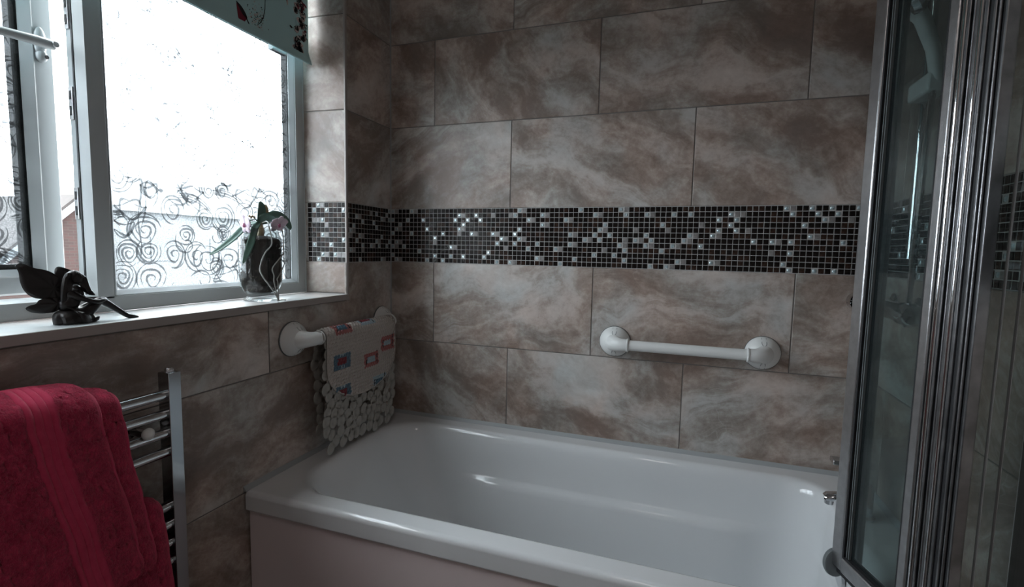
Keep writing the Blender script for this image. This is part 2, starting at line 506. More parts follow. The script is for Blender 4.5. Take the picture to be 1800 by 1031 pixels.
tile_cache = {}
def tile_mesh(wd, ht, bev=0.0012, th=0.006, mat='tile', key=''):
    k = (round(wd, 4), round(ht, 4), mat, key)
    if k in tile_cache: return tile_cache[k]
    b = bev
    vs = []
    for y, i in ((th, 0), (b, 0), (0, b)):
        x0, x1, z0, z1 = -wd / 2 + i, wd / 2 - i, -ht / 2 + i, ht / 2 - i
        vs += [(x0, y, z0), (x1, y, z0), (x1, y, z1), (x0, y, z1)]
    fs = []
    for r in (0, 4):
        for c in range(4):
            d = (c + 1) % 4
            fs.append((r + c, r + d, r + 4 + d, r + 4 + c))
    fs.append((8, 9, 10, 11))
    me = bpy.data.meshes.new('tile')
    me.from_pydata(vs, [], fs); me.materials.append(M[mat]); me.update()
    tile_cache[k] = me
    return me

def wall_frame(origin, rz):
    return Matrix.Translation(origin) @ Matrix.Rotation(rz, 4, 'Z')

def put(me, name, parent, F, u, v, dy=0.0, twist=0.0):
    o = bpy.data.objects.new(name, me); COL.objects.link(o)
    o.parent = parent
    o.matrix_local = parent.matrix_world.inverted() @ F @ Matrix.Translation((u, dy, v)) if False else F @ Matrix.Translation((u, dy, v))
    return o

def lay_tiles(parent, F, rects, joint0, mat='tile', u_lim=None):
    """rows of 600x300 tiles in half bond inside rects (u0,u1,v0,v1); joint0 = u of a joint in the odd rows"""
    rows = []
    z = ZM0; k = 0
    while z > 0.0:
        rows.append((max(0.0, z - TH), z, k % 2)); z -= TH; k += 1
    z = ZM1; k = 1
    while z < CEIL:
        rows.append((z, min(CEIL, z + TH), k % 2)); z += TH; k += 1
    for (u0, u1, v0, v1) in rects:
        for (za, zb, par) in rows:
            a, b = max(za, v0), min(zb, v1)
            if b - a < 0.012: continue
            j = joint0 + (TW / 2 if par else 0)
            n0 = math.floor((u0 - j) / TW)
            x = j + n0 * TW
            while x < u1:
                c, d = max(x, u0), min(x + TW, u1)
                if d - c > 0.012:
                    me = tile_mesh(d - c - 2 * G, b - a - 2 * G, mat=mat)
                    put(me, 'tile', parent, F, (c + d) / 2, (a + b) / 2, random.uniform(0, 0.0003))
                x += TW

MOS = {}
def mosaic_mesh(kind):
    if kind in MOS: return MOS[kind]
    s = 0.0149 / 2; b = 0.0012
    mb = MB()
    if kind == 'mos_silver':
        # domed pillow with a slightly rippled top
        n = 4
        def fn(a, c):
            x = (a * 2 - 1) * s; z = (c * 2 - 1) * s
            e = max(abs(a * 2 - 1), abs(c * 2 - 1))
            y = -0.0006 * (1 - e ** 2) * (1 + 0.25 * math.sin(7 * a + 3 * c)) + (0.004 if e > 0.99 else 0)
            return (x, y, z)
        mb.grid(fn, n, n)
    else:
        vs = []
        for y, i in ((0.004, 0), (b * 0.6, 0), (0, b)):
            vs += [(-s + i, y, -s + i), (s - i, y, -s + i), (s - i, y, s - i), (-s + i, y, s - i)]
        fs = [(r + c, r + (c + 1) % 4, r + 4 + (c + 1) % 4, r + 4 + c) for r in (0, 4) for c in range(4)] + [(8, 9, 10, 11)]
        mb.add(vs, fs)
    me = mb.mesh('mosaic_tile', M[kind])
    if kind == 'mos_silver':
        for pg in me.polygons: pg.use_smooth = True
    MOS[kind] = me
    return me

def lay_mosaic(parent, F, u0, ncols, single_from, single_to, flip=1):
    """12 rows of 15 mm pieces; columns in [single_from, single_to) are objects of their own, the rest one joined part"""
    kinds = ['mos_dark', 'mos_brown', 'mos_grey', 'mos_silver']
    rest = MB()
    rest_n = 0
    # a 2D layout with silver pieces spread out evenly, grey ones often beside them
    lay = {}
    for c in range(ncols):
        for r in range(12):
            lay[c, r] = 'mos_brown' if random.random() < 0.2 else 'mos_dark'
    for c in range(ncols):
        for r in range(12):
            if random.random() < 0.135 and 'mos_silver' not in (lay.get((c, r - 1)), lay.get((c - 1, r)), lay.get((c - 2, r))):
                lay[c, r] = 'mos_silver'
                if random.random() < 0.35 and c + 1 < ncols:
                    lay[c + 1, r] = 'mos_grey'
            elif random.random() < 0.02:
                lay[c, r] = 'mos_grey'
    for (c, r), k in lay.items():
        u = u0 + (c + 0.5) * MP; v = ZM0 + (r + 0.5) * MP
        me = mosaic_mesh(k)
        tilt = Matrix.Rotation(random.gauss(0, 0.012), 4, 'X') @ Matrix.Rotation(random.gauss(0, 0.012), 4, 'Z')
        if k == 'mos_silver':
            tilt = Matrix.Rotation(random.gauss(0, 0.03), 4, 'X') @ Matrix.Rotation(random.gauss(0, 0.03), 4, 'Z')
        T = F @ Matrix.Translation((u, random.uniform(-0.0002, 0.0003), v)) @ tilt
        if single_from <= c < single_to:
            o = bpy.data.objects.new('mosaic_tile', me); COL.objects.link(o); o.parent = parent; o.matrix_local = T
        else:
            rest.cur = kinds.index(k)
            rest.add([T @ vv.co for vv in me.vertices], [tuple(p.vertices) for p in me.polygons]); rest_n += 1
    if rest_n:
        o = rest.build('mosaic_field', [M[k] for k in kinds], parent, smooth=True, angle=25)
        o['kind'] = 'stuff'

# back wall
F_back = wall_frame((0, 0, 0), 0)
wb = MB().box((-0.30, 0.002, 0), (XR + 0.1, 0.12, CEIL)).build('wall_back', M['grout'], smooth=False)
struct(wb, 'back wall above the bath, brown swirled stone tiles with a dark mosaic band', 'wall')
lay_tiles(wb, F_back, [(0.0, XR, 0, ZM0), (0.0, XR, ZM1, CEIL)], 0.1875)
MB().box((0, 0.0012, ZM0 - 0.001), (XR, 0.004, ZM1 + 0.001)).build('mosaic_backing', M['mgrout'], wb, smooth=False)
lay_mosaic(wb, F_back, 0.0, 96, 66, 91)

# left wall, local u = y
F_left = Matrix.Translation((0, 0, 0)) @ Matrix.Rotation(PI / 2, 4, 'Z')
ZS = 1.0425         # sill top
YWL = -1.70         # far jamb of the window, outside the picture
ZWT = 2.22          # window head
mb = MB()
XO = -0.225
xi = -0.002
mb.box((XO, YF - 0.1, -0.02), (xi, 0.0, ZS - 0.02))
mb.box((XO, YW + 0.003, ZS - 0.02), (xi, 0.0, CEIL))
mb.box((XO, YF - 0.1, ZS - 0.02), (xi, YWL, CEIL))
mb.box((XO, YWL, ZWT), (xi, YW + 0.003, CEIL))
wl = mb.build('wall_left', M['grout'], smooth=False)
struct(wl, 'window wall of brown stone tiles with the deep window opening', 'wall')
lay_tiles(wl, F_left, [(YF, 0, 0, ZM0 - TH), (YF, YWL, ZM0 - TH, ZM0), (YF, YWL, ZM1, CEIL), (YW, 0, ZM1, CEIL), (YWL, YW, ZWT, CEIL)], -0.6024)
# the row that runs under the sill and turns up beside the window: tiles cut round the opening
for (c, d) in ((YWL, -1.2054), (-1.2054, -0.6024)):
    put(tile_mesh(d - c - 2 * G, 0.174 - 2 * G), 'tile', wl, F_left, (c + d) / 2, ZM0 - TH + 0.087)
mbt = MB()
a, b, c, d = -0.6024 + G, -G, ZM0 - TH + G, ZM0 - G
yc = (a + b) / 2; zc = (c + d) / 2
zs = ZS - 0.022; yj = YW - 0.006
poly = [(a, c), (b, c), (b, d), (yj, d), (yj, zs), (a, zs)]
mbt.add([(y - yc, 0.0, z - zc) for y, z in poly] + [(y - yc, 0.006, z - zc) for y, z in poly],
        [(0, 1, 2, 3, 4, 5)] + [(i, (i + 1) % 6, 6 + (i + 1) % 6, 6 + i) for i in range(6)])
put(mbt.mesh('tile', M['tile']), 'tile', wl, F_left, yc, zc)
MB().box((-0.004, YW, ZM0 - 0.001), (-0.0012, 0, ZM1 + 0.001)).build('mosaic_backing', M['mgrout'], wl, smooth=False)
lay_mosaic(wl, F_left, -16 * MP, 16, 0, 16)
# reveal beside the window (faces the opening), slightly splayed
F_rev = Matrix.Translation((0.0, YW, 0)) @ Matrix.Rotation(math.radians(3.2), 4, 'Z')
rv = MB().box((-0.168, 0.002, ZS), (-0.002, 0.010, ZWT)).build('wall_reveal', M['grout'], smooth=False)
rv.matrix_world = F_rev
struct(rv, 'bright tiled side of the window recess with its own strip of mosaic', 'wall')
I4 = Matrix()
for (za, zb) in ((ZS + 0.001, ZM0), (ZM1, ZM1 + TH), (ZM1 + TH, ZM1 + 2 * TH), (ZM1 + 2 * TH, ZWT)):
    put(tile_mesh(0.160, zb - za - 2 * G), 'tile', rv, I4, -0.0825, (za + zb) / 2)
MB().box((-0.156, 0.0012, ZM0), (-0.003, 0.004, ZM1)).build('mosaic_backing', M['mgrout'], rv, smooth=False)
lay_mosaic(rv, I4, -0.1535, 9, 0, 9)
put(tile_mesh(0.0085, ZM1 - ZM0 - 2 * G), 'tile', rv, I4, -0.1585, (ZM0 + ZM1) / 2)
rv2 = MB().box((XO, YWL - 0.002, ZS), (0, YWL + 0.006, ZWT)).build('wall_jamb', M['grout'], smooth=False)
struct(rv2, 'far side of the window recess, outside the picture', 'wall')
# trims
tr = MB().box((-0.004, YW - 0.0045, ZS - 0.0195), (0.0035, YW + 0.006, ZWT)).build('trim_1', M['trim'], smooth=True, bevel=0.002)
struct(tr, 'thin plastic edge trim down the right of the window recess', 'trim')
tr = MB().box((-0.004, YWL, ZWT - 0.006), (0.0035, YW - 0.005, ZWT + 0.004)).build('trim_2', M['trim'], smooth=True, bevel=0.002)
struct(tr, 'edge trim across the head of the window recess', 'trim')
tr = MB().box((0.0, -0.0035, 0.556), (0.0035, 0.0, CEIL)).build('trim_3', M['silicone'], smooth=False)
struct(tr, 'pale sealant line up the corner of the two tiled walls', 'trim')
# sill
sl = MB().box((-0.158, YWL, ZS - 0.019), (0.006, YW + 0.0, ZS)).build('window_sill', M['sill'], bevel=0.0015)
struct(sl, 'pale marble-look window sill with a squared front edge', 'window sill')
sle = MB().box((0.006, YWL, ZS - 0.0195), (0.0075, YW + 0.001, ZS - 0.0008)).build('sill_edge', M['trim'], sl, smooth=False)

# right wall
F_right = Matrix.Translation((XR, 0, 0)) @ Matrix.Rotation(-PI / 2, 4, 'Z')
wr = MB().box((XR + 0.002, YF - 0.1, -0.02), (XR + 0.12, 0.0, CEIL)).build('wall_right', M['grout'], smooth=False)
struct(wr, 'tiled wall at the tap end behind the glass screen', 'wall')
lay_tiles(wr, F_right, [(0, -YF, 0, ZM0), (0, -YF, ZM1, CEIL)], 0.42)
MB().box((XR + 0.0012, YF, ZM0), (XR + 0.004, 0, ZM1)).build('mosaic_backing', M['mgrout'], wr, smooth=False)
lay_mosaic(wr, F_right, 0.0, 62, 20, 45)

# front wall with a door, floor, ceiling
wf = MB().box((-0.30, YF - 0.1, 0), (0.55, YF, CEIL)).box((1.33, YF - 0.1, 0), (XR + 0.12, YF, CEIL)).box((0.55, YF - 0.1, 2.02), (1.33, YF, CEIL)).build('wall_front', M['plaster'], smooth=False)
struct(wf, 'plain painted wall behind the camera', 'wall')
dr = MB().box((0.555, YF - 0.06, 0.005), (1.325, YF - 0.02, 2.015)).build('door_1', M['doorwhite'], smooth=False)
struct(dr, 'plain painted door behind the camera', 'door')
MB().box((0.66, YF - 0.02, 0.2), (1.22, YF - 0.014, 0.95)).box((0.66, YF - 0.02, 1.1), (1.22, YF - 0.014, 1.85)).build('door_panels', M['doorwhite'], dr, bevel=0.003)
MB().tube([(0.62, YF - 0.02, 1.02), (0.62, YF + 0.03, 1.02), (0.66, YF + 0.035, 1.02), (0.74, YF + 0.035, 1.02)], 0.009).build('door_handle', M['chrome'], dr)
fl = MB().box((-0.30, YF - 0.1, -0.06), (XR + 0.12, 0.12, -0.004)).build('floor', M['grout'], smooth=False)
struct(fl, 'dark tiled bathroom floor', 'floor')
x = 0.0
while x < XR:
    y = -0.70
    while y > YF:
        wd = min(0.40, XR - x); dp = min(0.40, y - YF)
        o = bpy.data.objects.new('tile', tile_mesh(wd - 0.003, dp - 0.003, mat='floor'))
        COL.objects.link(o); o.parent = fl
        o.matrix_local = Matrix.Translation((x + wd / 2, y - dp / 2, 0)) @ Matrix.Rotation(-PI / 2, 4, 'X')
        y -= 0.40
    x += 0.40
M['lamp'] = None
m, t, out = newmat('fill_lamp_glow'); M['lamp'] = m
e_ = N(t, 'ShaderNodeEmission'); e_.inputs[0].default_value = (1.0, 0.90, 0.86, 1); e_.inputs[1].default_value = 8.0
t.links.new(e_.outputs[0], out.inputs[0])
lm = empty('fill_lamp', (0.95, -1.9, CEIL))  # added lamp, unseen, gives soft fill from behind the camera
tag(lm, 'added fill lamp, out of view, round and flush above the door end of the room', 'ceiling lamp')
MB().lathe([(0.0001, -0.06), (0.10, -0.055), (0.145, -0.035), (0.155, -0.012)], 32).build('diffuser', M['lamp'], lm)
MB().lathe([(0.155, -0.014), (0.165, -0.010), (0.165, 0.0)], 32).build('base', M['plastic'], lm)
ce = MB().box((-0.30, YF - 0.1, CEIL), (XR + 0.12, 0.12, CEIL + 0.08)).build('ceiling', M['plaster'], smooth=False)
struct(ce, 'plain painted ceiling', 'ceiling')

# ---------------------------------------------------------------- the window
XF = -0.165          # room face of the frame
XB = -0.212
YR = -0.2745         # frame meets reveal
win = empty('window_1', (XF, -0.6, ZS))
struct(win, 'white plastic window with swirl patterned glass, left casement ajar', 'window')
def wbuild(mb, name, mat, parent=win, **kw):
    o = mb.build(name, mat, None, **kw)
    o.parent = parent
    o.matrix_parent_inverse = Matrix.Translation(-Vector(parent.location)) if parent is win else Matrix()
    return o
ZT = 1.852           # underside of transom
YM0, YM1 = -0.917, -0.884   # mullion face
ZB = 1.0775          # top of bottom frame face
YRF = -0.309
# outer frame, mullion and transom with chamfered edges
mb = MB()
mb.ring((YWL + 0.004, YR, ZS, ZWT - 0.004), [(0, XB), (0, XF + 0.002), (0.002, XF), (YR - YRF, XF), (YR - YRF + 0.006, XF - 0.02), (YR - YRF + 0.006, XB)])
wbuild(mb, 'outer_frame', M['upvc'], smooth=True, angle=20)
def bar(prof, a0, a1, vertical):
    vs = []; n = len(prof)
    for a in (a0, a1):
        for q, d in prof:
            vs.append((d, q, a) if vertical else (d, a, q))
    fs = [(i, (i + 1) % n, n + (i + 1) % n, n + i) for i in range(n)] + [tuple(range(n)), tuple(range(2 * n - 1, n - 1, -1))]
    return MB().add(vs, fs)
wbuild(bar([(YM0 - 0.007, XB), (YM0 - 0.007, XF - 0.02), (YM0, XF), (YM1, XF), (YM1 + 0.004, XF - 0.004), (YM1 + 0.004, XB)], ZB - 0.004, ZWT - 0.035, True), 'mullion', M['upvc'], smooth=False)
wbuild(bar([(ZT, XB), (ZT, XF - 0.002), (ZT + 0.002, XF), (ZT + 0.04, XF), (ZT + 0.04, XB)], YWL + 0.03, YRF, False), 'transom', M['upvc'], smooth=False, bevel=0.001)
# dark rebate gasket along the mullion where the casement closes, with strike plates
wbuild(MB().box((XF - 0.029, YM0 - 0.0085, ZB), (XF - 0.024, YM0 - 0.0068, ZT)), 'gasket', M['seal'], smooth=False)
for zc in (1.285, 1.69, 1.50):
    k = MB().box((XF - 0.044, YM0 - 0.0105, zc - 0.035), (XF - 0.031, YM0 - 0.0068, zc + 0.035)) 
    o = wbuild(k, 'strike_plate', M['satin'], smooth=False, bevel=0.0008)
    k2 = MB().box((XF - 0.041, YM0 - 0.0112, zc - 0.026), (XF - 0.035, YM0 - 0.0104, zc - 0.006)).box((XF - 0.041, YM0 - 0.0112, zc + 0.008), (XF - 0.035, YM0 - 0.0104, zc + 0.026)).build('slot', M['seal'], o, smooth=False)

def swirl_relief(y0, y1, z0, z1, xs, seed):
    """moulded pattern: scrolls, loops and strands of parallel lines as lens shaped ridges on the pane"""
    R = random.Random(seed)
    mb = MB()
    def ridge(pts, wd, h=None):
        pts = [p for p in pts]
        run = []
        def flush(run):
            if len(run) > 3:
                n = len(run); vs = []; fs = []; ph_ = R.uniform(0, 6)
                h_ = h or wd * 0.55
                for i, (y, z) in enumerate(run):
                    ya, za = run[max(0, i - 1)]; yb, zb = run[min(n - 1, i + 1)]
                    tx, tz = yb - ya, zb - za; l = math.hypot(tx, tz) or 1e-9
                    nx, nz = -tz / l, tx / l
                    tp = min(1.0, i / 5, (n - 1 - i) / 5) * 0.8 + 0.2
                    ww = wd * 1.7 * tp * (1 + 0.45 * math.sin(i * 0.23 + ph_) + 0.2 * math.sin(i * 1.3 + ph_))
                    for a, d in ((-1, 0), (-0.6, 0.68), (0, 1.0), (0.6, 0.68), (1, 0)):
                        vs.append((xs - d * h_ * tp, y + nx * ww * a, z + nz * ww * a))
                for i in range(n - 1):
                    for k in range(4):
                        fs.append((i * 5 + k, i * 5 + k + 1, (i + 1) * 5 + k + 1, (i + 1) * 5 + k))
                    fs.append((i * 5 + 4, i * 5, (i + 1) * 5, (i + 1) * 5 + 4))
                fs.append((0, 1, 2, 3, 4)); fs.append(tuple((n - 1) * 5 + k for k in (4, 3, 2, 1, 0)))
                mb.add(vs, fs)
        for p in pts:
            if y0 < p[0] < y1 and z0 < p[1] < z1: run.append(p)
            else:
                flush(run); run = []
        flush(run)
    st = 0.056
    ny = int((y1 - y0) / st) + 1; nz = int((z1 - z0) / st) + 1
    for i in range(ny):
        for j in range(nz):
            cy = y0 + (i + 0.5 + R.uniform(-0.3, 0.3)) * st; cz = z0 + (j + 0.5 + R.uniform(-0.3, 0.3)) * st
            kind = R.random()
            r = R.uniform(0.022, 0.042); ph = R.uniform(0, 6.28); ex = R.uniform(0.8, 1.0); sg = R.choice((-1, 1))
            if kind < 0.55:      # rose scroll: rings closing inwards
                turns = R.uniform(1.8, 3.0); n = int(34 * turns); pts = []
                for k in range(n):
                    f = k / n; a = ph + sg * f * turns * 2 * PI
                    rr = r * (1 - 0.86 * f) * (1 + 0.07 * math.sin(3 * a))
                    pts.append((cy + rr * ex * math.cos(a), cz + rr * math.sin(a)))
                ridge(pts, 0.00115)
                if R.random() < 0.8:
                    ridge([(cy + 1.09 * r * ex * math.cos(ph + k * 0.12), cz + 1.09 * r * math.sin(ph + k * 0.12)) for k in range(40)], 0.0010)
            elif kind < 0.8:     # overlapping loops
                for q in range(2):
                    ph2 = ph + q * 2.1
                    pts = [(cy + r * 0.9 * math.cos(ph2 + k * 0.13) + 0.012 * q, cz + r * 0.55 * math.sin(ph2 + k * 0.13) + 0.01 * math.sin(k * 0.13 * 2)) for k in range(50)]
                    ridge(pts, 0.00125)
            else:                # tendril
                pts = []; y, z, a = cy, cz, ph
                for k in range(46):
                    a += sg * (0.03 + 0.004 * k); y += 0.0028 * math.cos(a); z += 0.0028 * math.sin(a); pts.append((y, z))
                ridge(pts, 0.0013)
    # leaf-like strands of several parallel lines
    ns = max(3, int((y1 - y0) * (z1 - z0) / 0.035))
    for q in range(ns):
        cy = R.uniform(y0, y1); cz = R.uniform(z0, z1); a0 = R.uniform(-0.9, 0.5) + R.choice((0, PI)); ln = R.uniform(0.07, 0.13); kk = R.uniform(-5, 5)
        for s_ in (-1.5, 0, 1.5):
            pts = []; y, z, a = cy, cz, a0
            n = 30
            for k in range(n):
                f = k / n; a = a0 + kk * (f - 0.5) * ln * 2.5
                y += ln / n * math.cos(a); z += ln / n * math.sin(a)
                off = s_ * (0.0021 + 0.0026 * math.sin(PI * f) ** 0.8)
                pts.append((y - math.sin(a) * off, z + math.cos(a) * off))
            ridge(pts, 0.00125)
    for q in range(ns):
        cy = R.uniform(y0, y1); cz = R.uniform(z0, z1); a = R.uniform(0, 6.28); pts = []; kk = R.uniform(-1, 1)
        for k in range(70):
            a += 0.028 * math.sin(k * 0.09 + q) + kk * 0.012; cy += 0.003 * math.cos(a); cz += 0.003 * math.sin(a); pts.append((cy, cz))
        ridge(pts, 0.0010)
    return mb

# fixed light: glazing bead, unit of two panes with a dark spacer, patterned inner pane
ry0, ry1, rz0, rz1 = YM1 + 0.004, YRF, ZB, ZT
wbuild(MB().ring((ry0, ry1, rz0, rz1), [(0, XF - 0.003), (0.002, XF - 0.0025), (0.0125, XF - 0.017), (0.0125, XF - 0.0185), (0, XF - 0.0185)]), 'glazing_bead', M['upvc'], smooth=False)
XG = XF - 0.0195
g0, g1, h0, h1 = ry0 + 0.0, ry1 - 0.0, rz0, rz1
pane = wbuild(MB().box((XG - 0.004, g0, h0), (XG, g1, h1)), 'pane', M['obscure'], smooth=False)
pane['label'] = 'patterned obscure glass of the fixed light'
rel = swirl_relief(g0 + 0.012, g1 - 0.012, h0 + 0.012, h1 - 0.012, XG - 0.0042, 3).build('moulded_swirls', M['ridge'], pane, smooth=True, angle=80)
rel.matrix_parent_inverse = Matrix(); rel['kind'] = 'stuff'
wbuild(MB().ring((g0 + 0.002, g1 - 0.002, h0 + 0.002, h1 - 0.002), [(0, XG - 0.0045), (0.010, XG - 0.0045), (0.010, XG - 0.0262), (0, XG - 0.0262)]), 'spacer', M['spacer'], smooth=False)
wbuild(MB().box((XG - 0.0305, g0, h0), (XG - 0.0265, g1, h1)), 'outer_pane', M['clear'], smooth=False)
# two small top lights above the transom, behind the blind
for (a, b) in ((YWL + 0.04, YM0 - 0.008), (YM1 + 0.005, YRF)):
    wbuild(MB().box((XG - 0.004, a, ZT + 0.04), (XG, b, ZWT - 0.03)), 'top_pane', M['obscure'], smooth=False)
# trickle vent under the blind
tv = wbuild(MB().box((XF - 0.014, -0.405, ZT - 0.043), (XF + 0.006, -0.347, ZT + 0.001)), 'trickle_vent', M['upvc'], bevel=0.002)
MB().box((XF - 0.008, -0.402, ZT - 0.0437), (XF + 0.002, -0.35, ZT - 0.0428)).build('slot', M['seal'], tv, smooth=False).matrix_parent_inverse = Matrix()

# casement, hinged at its far side and pushed open a little
HY = -1.573; HX = -0.190
SL = 0.652
sash = empty('casement', (HX, HY, 0)); sash.parent = win
sash.matrix_parent_inverse = Matrix.Translation(-Vector(win.location))
sash.rotation_euler = (0, 0, math.radians(5.6))
# local: y along the casement, x depth (0 = inner face), z up
SZ0, SZ1 = 1.0855, 1.80
def sb(mb, name, mat, parent=sash, **kw):
    return mb.build(name, mat, parent, **kw)
sb(MB().ring((0, SL, SZ0, SZ1), [(0, -0.052), (0, -0.012), (0.003, -0.010), (0.003, -0.002), (0.005, 0), (0.038, 0), (0.038, -0.052)]), 'sash_frame', M['upvc'], smooth=False)
sb(MB().ring((0.038, SL - 0.038, SZ0 + 0.038, SZ1 - 0.038), [(0, 0.0), (0.003, 0.0015), (0.016, -0.016), (0.016, -0.018), (0, -0.018)]), 'bead', M['upvc'], smooth=False)
sp_ = sb(MB().box((-0.0225, 0.04, SZ0 + 0.04), (-0.0185, SL - 0.04, SZ1 - 0.04)), 'pane', M['obscure'], smooth=False)
sb(MB().ring((0.041, SL - 0.041, SZ0 + 0.041, SZ1 - 0.041), [(0, -0.023), (0.024, -0.023), (0.024, -0.0405), (0, -0.0405)]), 'spacer', M['spacer'], smooth=False)
sb(MB().box((-0.045, 0.04, SZ0 + 0.04), (-0.041, SL - 0.04, SZ1 - 0.04)), 'outer_pane', M['clear'], smooth=False)
o = sb(swirl_relief(0.06, SL - 0.06, SZ0 + 0.055, SZ1 - 0.055, -0.0228, 11), 'moulded_swirls', M['ridge'], smooth=True, angle=80)
o['kind'] = 'stuff'
# handle on the right stile of the casement
hy, hz = SL - 0.029, 1.616
sb(MB().ellipsoid((0.004, hy, hz + 0.006), (0.010, 0.011, 0.032), 16, 10), 'handle_base', M['upvc'])
sb(MB().ellipsoid((0.004, hy + 0.001, hz - 0.022), (0.012, 0.010, 0.014), 12, 8), 'handle_base', M['upvc'])
pts = [(0.032, hy + 0.006, hz), (0.034, hy - 0.03, hz - 0.003), (0.037, hy - 0.08, hz - 0.009), (0.038, hy - 0.14, hz - 0.017)]
sb(MB().tube(pts, [0.010, 0.010, 0.0088, 0.0065], 14).tube([(0.0, hy, hz), (0.033, hy, hz)], 0.0085, 12), 'handle', M['upvc'])
sb(MB().lathe([(0.0001, 0.002), (0.006, 0.002), (0.0066, 0), (0.0066, -0.004)], 14, Matrix.Translation((0.043, hy + 0.004, hz)) @ Matrix.Rotation(PI / 2, 4, 'Y')), 'button', M['satin'])
sb(MB().tube([(0.012, hy + 0.004, hz - 0.024), (0.0165, hy + 0.004, hz - 0.024)], 0.004, 10), 'lock_barrel', M['seal'])

# ---------------------------------------------------------------- roller blind
bl = empty('roller_blind', (-0.12, -0.9, 2.18))
tag(bl, 'duck-egg green roller blind printed with dark flower sprays at the top of the window', 'blind')
def bb(mb, name, mat, **kw):
    o = mb.build(name, mat, None, **kw); o.parent = bl; o.matrix_parent_inverse = Matrix.Translation(-Vector(bl.location)); return o
def bfn(u, v):
    z = 1.797 + v * (2.17 - 1.797)
    y1 = -0.2955 + (0.011 * max(0, 1 - (z - 1.797) / 0.035) ** 0.7 if z < 1.832 else 0)
    y = -1.68 + u * (y1 + 1.68)
    return (-0.12 + 0.004 * math.sin(u * 9) * (1 - v) * 0.2 + (0.004 * max(0, 1 - (z - 1.797) / 0.03)), y, z)
fab = bb(MB().grid(bfn, 60, 60), 'fabric', M['blind'], solid=0.0008)
bb(MB().box((-0.123, -1.675, 1.7985), (-0.1195, -0.292, 1.822)), 'bottom_bar', M['blind'], bevel=0.001)
bb(MB().tube([(-0.12, -1.69, 2.19), (-0.12, -0.29, 2.19)], 0.019, 20), 'roller', M['blind'])
bb(MB().box((-0.15, -0.2905, 2.16), (-0.095, -0.287, 2.22)), 'bracket', M['plastic'], bevel=0.001)
PX = -0.1192
def flat(name, polys, mat, x=PX):
    mb = MB()
    for pl_ in polys:
        n = len(pl_)
        mb.add([(x, y, z) for y, z in pl_] + [(x - 0.0002, y, z) for y, z in pl_], [tuple(range(n)), tuple(range(2 * n - 1, n - 1, -1))] + [(i, (i + 1) % n, n + (i + 1) % n, n + i) for i in range(n)])
    o = bb(mb, name, mat, smooth=False); o['kind'] = 'stuff'; return o
def stroke(pts, wd):
    L_, R_ = [], []
    for i, (y, z) in enumerate(pts):
        ya, za = pts[max(0, i - 1)]; yb, zb = pts[min(len(pts) - 1, i + 1)]
        tx, tz = yb - ya, zb - za; l = math.hypot(tx, tz) or 1
        ww = wd * (0.4 + 0.6 * math.sin(PI * min(1, max(0, (i + 0.3) / (len(pts) - 0.4)))))
        L_.append((y - tz / l * ww, z + tx / l * ww)); R_.append((y + tz / l * ww, z - tx / l * ww))
    out = []
    for i in range(len(pts) - 1):
        out.append([L_[i], L_[i + 1], R_[i + 1], R_[i]])
    return out
def blob(y, z, ry, rz, a=0, n=9, rnd=None):
    rnd = rnd or random
    return [(y + math.cos(a) * ry * math.cos(t) * (1 + rnd.uniform(-.2, .2)) - math.sin(a) * rz * math.sin(t), z + math.sin(a) * ry * math.cos(t) + math.cos(a) * rz * math.sin(t) * (1 + rnd.uniform(-.2, .2))) for t in [2 * PI * k / n for k in range(n)]]
FR = random.Random(5)
red, blk, crm = [], [], []
def smooth_poly(P_, m_=4):
    out = []; n_ = len(P_)
    for i in range(n_):
        p0, p1, p2, p3 = [Vector(P_[(i + j - 1) % n_] + (0,)) for j in range(4)]
        for k in range(m_):
            t_ = k / m_
            q_ = 0.5 * ((2 * p1) + (-p0 + p2) * t_ + (2 * p0 - 5 * p1 + 4 * p2 - p3) * t_ ** 2 + (-p0 + 3 * p1 - 3 * p2 + p3) * t_ ** 3)
            out.append((q_.x, q_.y))
    return out
